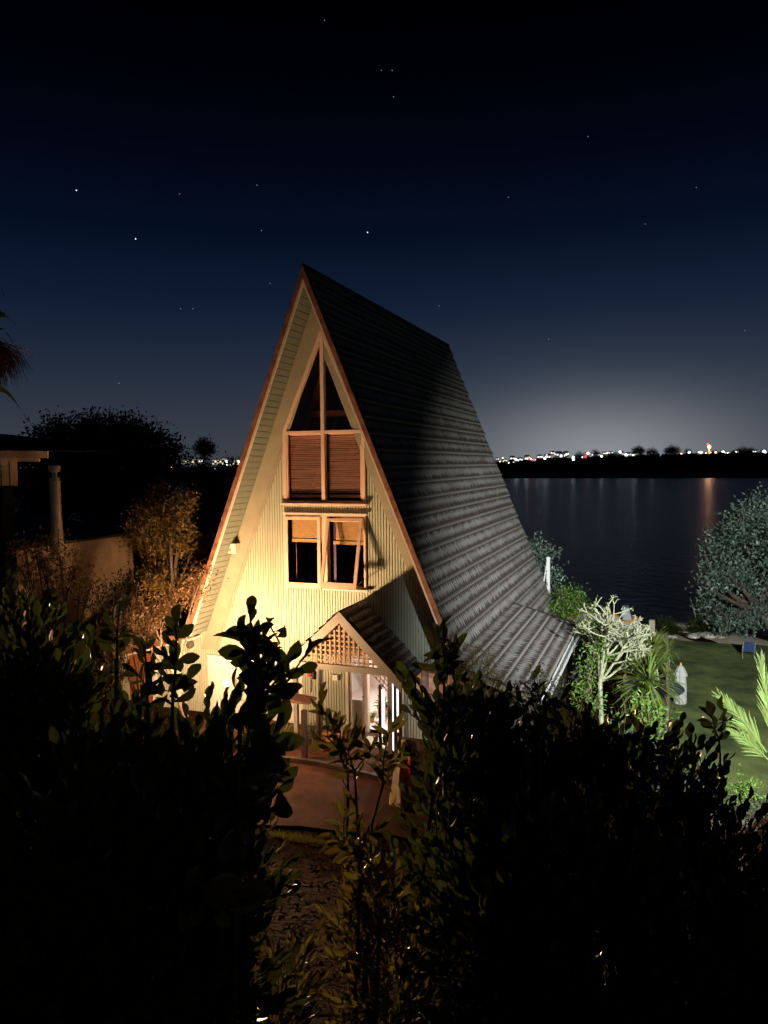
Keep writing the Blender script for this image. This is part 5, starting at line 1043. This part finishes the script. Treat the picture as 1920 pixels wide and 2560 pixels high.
# ------------------------------------------------------------------ hedges in the foreground
def hedge(px, top, D, wpx, label, n, m='leaf_hedge', sprigs=SPR, scale=1., depth=.38, group='big leaved hedge shrubs', cat='shrub', name='hedge_shrub', low=None, bare=.0):
    """shrub standing D metres away whose top reaches the pixel row given; shoots fill the space from its top down to the ground"""
    p = atD(px, top, D); gz = tzf(p[0], p[1]); w = max(wpx*D/FPX-.14*scale, .08); h = p[2]-gz; u = rng.uniform(0, 1, n)**.75; zz = gz + .1*h + (h*.9-.33*scale)*u; R_ = w*np.sqrt(np.clip(1-((u-.35)/.72)**2, .05, 1)) ; th = rng.uniform(0, 2*math.pi, n); rd = R_*np.sqrt(rng.uniform(.12, 1, n))
    r = RT.copy(); r[2] = 0; r /= np.linalg.norm(r); f = np.array([-r[1], r[0], 0])
    pts = np.array([p[0], p[1], 0]) + np.outer(rd*np.cos(th), r) + np.outer(rd*np.sin(th)*depth/max(w, .05)*1.0, f); pts[:, 2] = zz
    d = np.outer(np.cos(th), r)*.55 + np.outer(np.sin(th), f)*.55 + np.array([0, 0, 1])*(.35+.9*u[:, None]) + rng.normal(size=(n, 3))*.3
    return bush(name, label, cat, (p[0], p[1], gz), pts, d, MT[m], sprigs, scale, group)
HL = [(60, 1590, 3.6, 170, 207, 'huge black hedge shrub filling the left edge'), (140, 1650, 3.9, 150, 189, 'dark shrub second from the left, its top under the outbuilding wall'), (290, 1800, 3.5, 120, 171, 'dark shrub in front of the low wing, left part of the hedge'),
      (410, 1900, 3.2, 120, 162, 'dark shrub before the timber door, middle of the left hedge'), (500, 1780, 3.0, 110, 230, 'backlit shrub right in front of the floodlights'), (40, 1450, 5.0, 130, 228, 'taller dark shrub behind the left edge of the hedge'), (400, 1980, 2.9, 60, 40, 'rightmost shrub of the left hedge, edging the soil gap'),
      (250, 1900, 2.6, 190, 171, 'low near shrub at the lower left of the frame'), (90, 2000, 2.5, 170, 148, 'near black shrub in the bottom left corner'), (270, 2140, 2.5, 90, 99, 'near low shrub just left of the dark soil gap')]
for px, top, D, w_, n_, lab in HL: hedge(px, top, D, w_, lab, n_)
HR = [(1165, 1700, 4.6, 67, 158, 'upright shrub right of the porch, first of the right hedge'), (1105, 1665, 4.3, 25, 70, 'tall narrow shoot with upright leaves before the porch roof end'), (1165, 1950, 4.2, 54, 81, 'leafy shrub covering the right porch posts'), (1220, 1735, 4.9, 90, 192, 'dense dark shrub below the lean-to roof'), (1330, 1815, 4.7, 90, 192, 'dense dark shrub, centre of the right hedge'),
      (1440, 1770, 4.9, 90, 182, 'dark shrub below the pale frangipani'), (1545, 1790, 4.8, 76, 158, 'dark shrub in front of the yuccas'), (1640, 1800, 5.0, 67, 144, 'dark shrub beneath the closed umbrella'), (1730, 1870, 4.6, 90, 158, 'dark shrub left of the bright palm'), (1850, 2045, 4.2, 99, 158, 'dark shrub under the bright palm at the right edge'),
      (1240, 2060, 3.6, 99, 148, 'near shrub low right of the soil gap'), (1300, 2035, 3.4, 126, 180, 'near dark shrub low in the centre right'), (1500, 2055, 3.4, 135, 180, 'near dark shrub lower right of centre'), (1720, 2135, 3.2, 144, 171, 'near dark shrub in the lower right'), (1890, 2100, 3.0, 108, 108, 'near dark shrub in the bottom right corner')]
for px, top, D, w_, n_, lab in HR: hedge(px, top, D, w_, lab, n_)
# single tall shoots standing up against the lit wall
def shoot(name, tips, base_px, D, label, leaf=.1, T=LT_OB, m='leaf_hedge', nl=7, length=.22, group=None):
    """a plant of a few long stems: each tip pixel carries a spray of big leaves"""
    b = atD(*base_px, D); g_ = (b[0], b[1], tzf(b[0], b[1])); t = thing(name, g_, label, 'shrub', group); mb = MB(); LV, LF = T; Vs = []; Fs = []; c_ = 0
    ends = [atD(tx_, ty_, D+rng.uniform(-.1, .1)) for tx_, ty_ in tips]; fork_ = np.mean(ends, 0)*.45 + b*.55; mb.tube([g_, tuple((np.array(g_)+b)/2+rng.normal(size=3)*[.07, .07, 0]), tuple(b), tuple(fork_)], [.011, .010, .008, .007], 6)
    for e_ in ends:
        mid = (fork_+e_)/2+rng.normal(size=3)*.025; mb.tube([tuple(fork_), tuple(mid), tuple(e_)], [.006, .004, .003], 5); ax = (e_-mid)/np.linalg.norm(e_-mid)
        path = [b, fork_, mid, e_]
        for k in range(nl//2):
            u_ = rng.uniform(.6, 2.6); q_ = int(u_); p_ = path[q_]*(1-u_+q_)+path[q_+1]*(u_-q_); sg = path[q_+1]-path[q_]; sg = sg/np.linalg.norm(sg); n_ = rng.normal(size=3); n_ -= sg*(n_@sg); n_ /= np.linalg.norm(n_); d = sg*.35+n_; d /= np.linalg.norm(d)
            R = frames(d[None])[0]; sc = leaf*rng.uniform(.5, 1.0); V = (LV*sc)@R.T + p_; Vs.append(V); Fs.append(LF+c_); c_ += len(LV)
        for k in range(nl if name == 'young_shrub' else 0):
            u_ = rng.uniform(.45, 1.0); p_ = np.array(g_)*(1-u_)+b*u_; n_ = rng.normal(size=3); n_[2] = abs(n_[2])*.4; d = n_/np.linalg.norm(n_)+[0, 0, .5]; d /= np.linalg.norm(d); R = frames(d[None])[0]; p_ = p_+d*.03; V = (LV*leaf*rng.uniform(.5, .9))@R.T + p_; Vs.append(V); Fs.append(LF+c_); c_ += len(LV)
        for k in range(nl):
            s_ = k/(nl-1); p_ = e_ - ax*length*(1-s_); n_ = rng.normal(size=3); n_ -= ax*(n_@ax); n_ /= np.linalg.norm(n_); d = ax*(.25+.75*s_)+n_*(1.0-.45*s_); d /= np.linalg.norm(d)
            R = frames(d[None], roll=-FW[None])[0]; sc = leaf*rng.uniform(.65, 1.15); V = (LV*sc)@R.T + p_; Vs.append(V); Fs.append(LF+c_); c_ += len(LV)
    npmesh('foliage', np.concatenate(Vs), np.concatenate(Fs), MT[m], t); mb.build('stem', MT['stem'], t); return t
shoot('tall_shoot', [(625, 1540), (640, 1580), (600, 1590), (672, 1560), (660, 1600)], (650, 1720), 2.7, 'slim sprig with pointed leaves standing black against the lit boards', .085, nl=5, length=.10, group='tall shoots above the left hedge')
shoot('tall_shoot', [(610, 1610), (625, 1655)], (640, 1800), 2.7, 'cluster of broad black leaves just above the floodlights', .115, nl=7, length=.16, group='tall shoots above the left hedge')
shoot('tall_shoot', [(680, 1690), (720, 1655), (760, 1640), (700, 1710)], (600, 1800), 2.6, 'arching branch of large round leaves crossing the left porch eave', .12, nl=6, length=.15, group='tall shoots above the left hedge')
shoot('tall_shoot', [(670, 1810), (680, 1840), (650, 1860), (640, 1780)], (580, 1930), 2.6, 'big round black leaves in front of the bird table', .13, nl=6, length=.15, group='tall shoots above the left hedge')
shoot('tall_shoot', [(440, 1560), (420, 1640), (450, 1720)], (430, 1800), 2.9, 'dangling column of leaves in front of the globe lamp', .10, nl=7, length=.2, group='tall shoots above the left hedge')
shoot('tall_shoot', [(360, 1620), (385, 1650), (340, 1680), (375, 1700)], (370, 1800), 3.0, 'fine forked sprig before the red timber door', .085, LT_LA, nl=6, length=.14, group='tall shoots above the left hedge')
shoot('tall_shoot', [(300, 1500), (290, 1570)], (290, 1760), 3.4, 'curving dark shoot left of the low wing fascia', .10, nl=8, length=.24, group='tall shoots above the left hedge')
shoot('tall_shoot', [(640, 1960), (650, 2010), (620, 1930), (600, 2060)], (540, 2050), 2.6, 'round leaved branch reaching over the brown paving', .12, nl=6, length=.16, group='tall shoots above the left hedge')
shoot('tall_shoot', [(620, 2120), (520, 2200), (560, 2270)], (470, 2300), 2.5, 'low branch of round leaves over the dark soil', .12, nl=4, length=.12, m='leaf_young', group='tall shoots above the left hedge')
for tips, b_, D, lab, lf in (([(815, 1790), (800, 1750), (840, 1800)], (870, 1950), 4.4, 'upper sprig of the young citrus like shrub before the porch', .13),
                             ([(880, 1830), (850, 1860), (915, 1860)], (890, 1990), 4.3, 'middle of the young shrub with olive pointed leaves', .13),
                             ([(975, 1820), (1000, 1880)], (930, 2060), 4.2, 'young shrub stem in front of the dark porch post', .13),
                             ([(860, 2040), (835, 2090), (900, 2080), (945, 2070)], (900, 2200), 4.0, 'low olive leaved young shrub on the soil edge', .12),
                             ([(960, 2150), (925, 2200), (985, 2190)], (950, 2300), 3.8, 'lowest small leaved young shrub right of the soil gap', .10)):
    shoot('young_shrub', tips, b_, D, lab, lf, LT_LA, 'leaf_young', nl=8, length=.22, group='young shrubs in front of the porch')
shoot('tall_shoot', [(1100, 1590), (1120, 1610), (1085, 1620), (1140, 1620)], (1110, 1760), 4.2, 'upright pointed leaves catching light before the right roof foot', .14, LT_LA, nl=6, length=.2, group='tall shoots above the right hedge')
shoot('tall_shoot', [(1330, 1700), (1345, 1730), (1310, 1760), (1400, 1750)], (1350, 1850), 4.2, 'orange rimmed leaves in the centre of the right hedge', .12, LT_LA, nl=6, length=.18, group='tall shoots above the right hedge')
shoot('tall_shoot', [(1780, 1790), (1795, 1800), (1810, 1780)], (1800, 1900), 5.0, 'dark twin leaves poking up on the lawn edge', .12, LT_OB, nl=4, length=.1, group='tall shoots above the right hedge')
for px, top, D, w_, n_, lab in ((900, 2130, 4.3, 75, 60, 'low olive bush at the foot of the young shrubs, nearer the soil gap'), (985, 2230, 4.0, 80, 70, 'low olive bush at the foot of the young shrubs, nearer the right hedge'), (700, 2330, 3.6, 90, 55, 'low dark bush spreading over the soil at the bottom of the gap')):
    hedge(px, top, D, w_, lab, n_, 'leaf_young', SPL, .85, group='low bushes in the soil gap')
# bark litter and weeds on the bank
n = 17000; X_ = rng.uniform(-3, 8, n); Y_ = rng.uniform(-13.5, -5.0, n); Z_ = tz(X_, Y_)+.015; P_ = np.stack([X_, Y_, Z_], 1); D_ = rng.normal(size=(n, 3))*[1, 1, .45]; V, F = stamp(LT_S[0], LT_S[1], P_, frames(D_, roll=np.array([[0, 0, 1.]])), rng.uniform(.02, .085, n)); tag(npmesh('bark_litter', V, F, MT['litter']), 'reddish bark and leaf litter on the dark bank below the paving', 'litter', kind='stuff')
c = atZ(760, 2095, .05); n = 1500; X_ = c[0]+rng.normal(size=n)*.38; Y_ = c[1]-.1+rng.normal(size=n)*.09; P_ = np.stack([X_, Y_, tz(X_, Y_)], 1); D_ = rng.normal(size=(n, 3))*[.5, .5, 0]+[0, 0, 1]; V, F = stamp(LT_S[0]*[1, .12, 1], LT_S[1], P_, frames(D_), rng.uniform(.06, .16, n)); tag(npmesh('grass_tuft', V, F, MT['leaf_young']), 'strip of yellow green grass along the paving edge', 'grass', kind='stuff')
n = 60000; X_ = rng.uniform(7.6, 22, n); Y_ = rng.uniform(3.1, 20, n); P_ = np.stack([X_, Y_, tz(X_, Y_)+.03], 1); D_ = rng.normal(size=(n, 3))*[.6, .6, 0]+[0, 0, 1]; V, F = stamp(LT_S[0]*[1, .25, 1], LT_S[1], P_, frames(D_), rng.uniform(.03, .09, n)); tag(npmesh('lawn_grass', V, F, mat('grass_blade', (.11, .14, .035), .6, isl=.6)), 'short grass blades on the dim lawn', 'grass', kind='stuff')
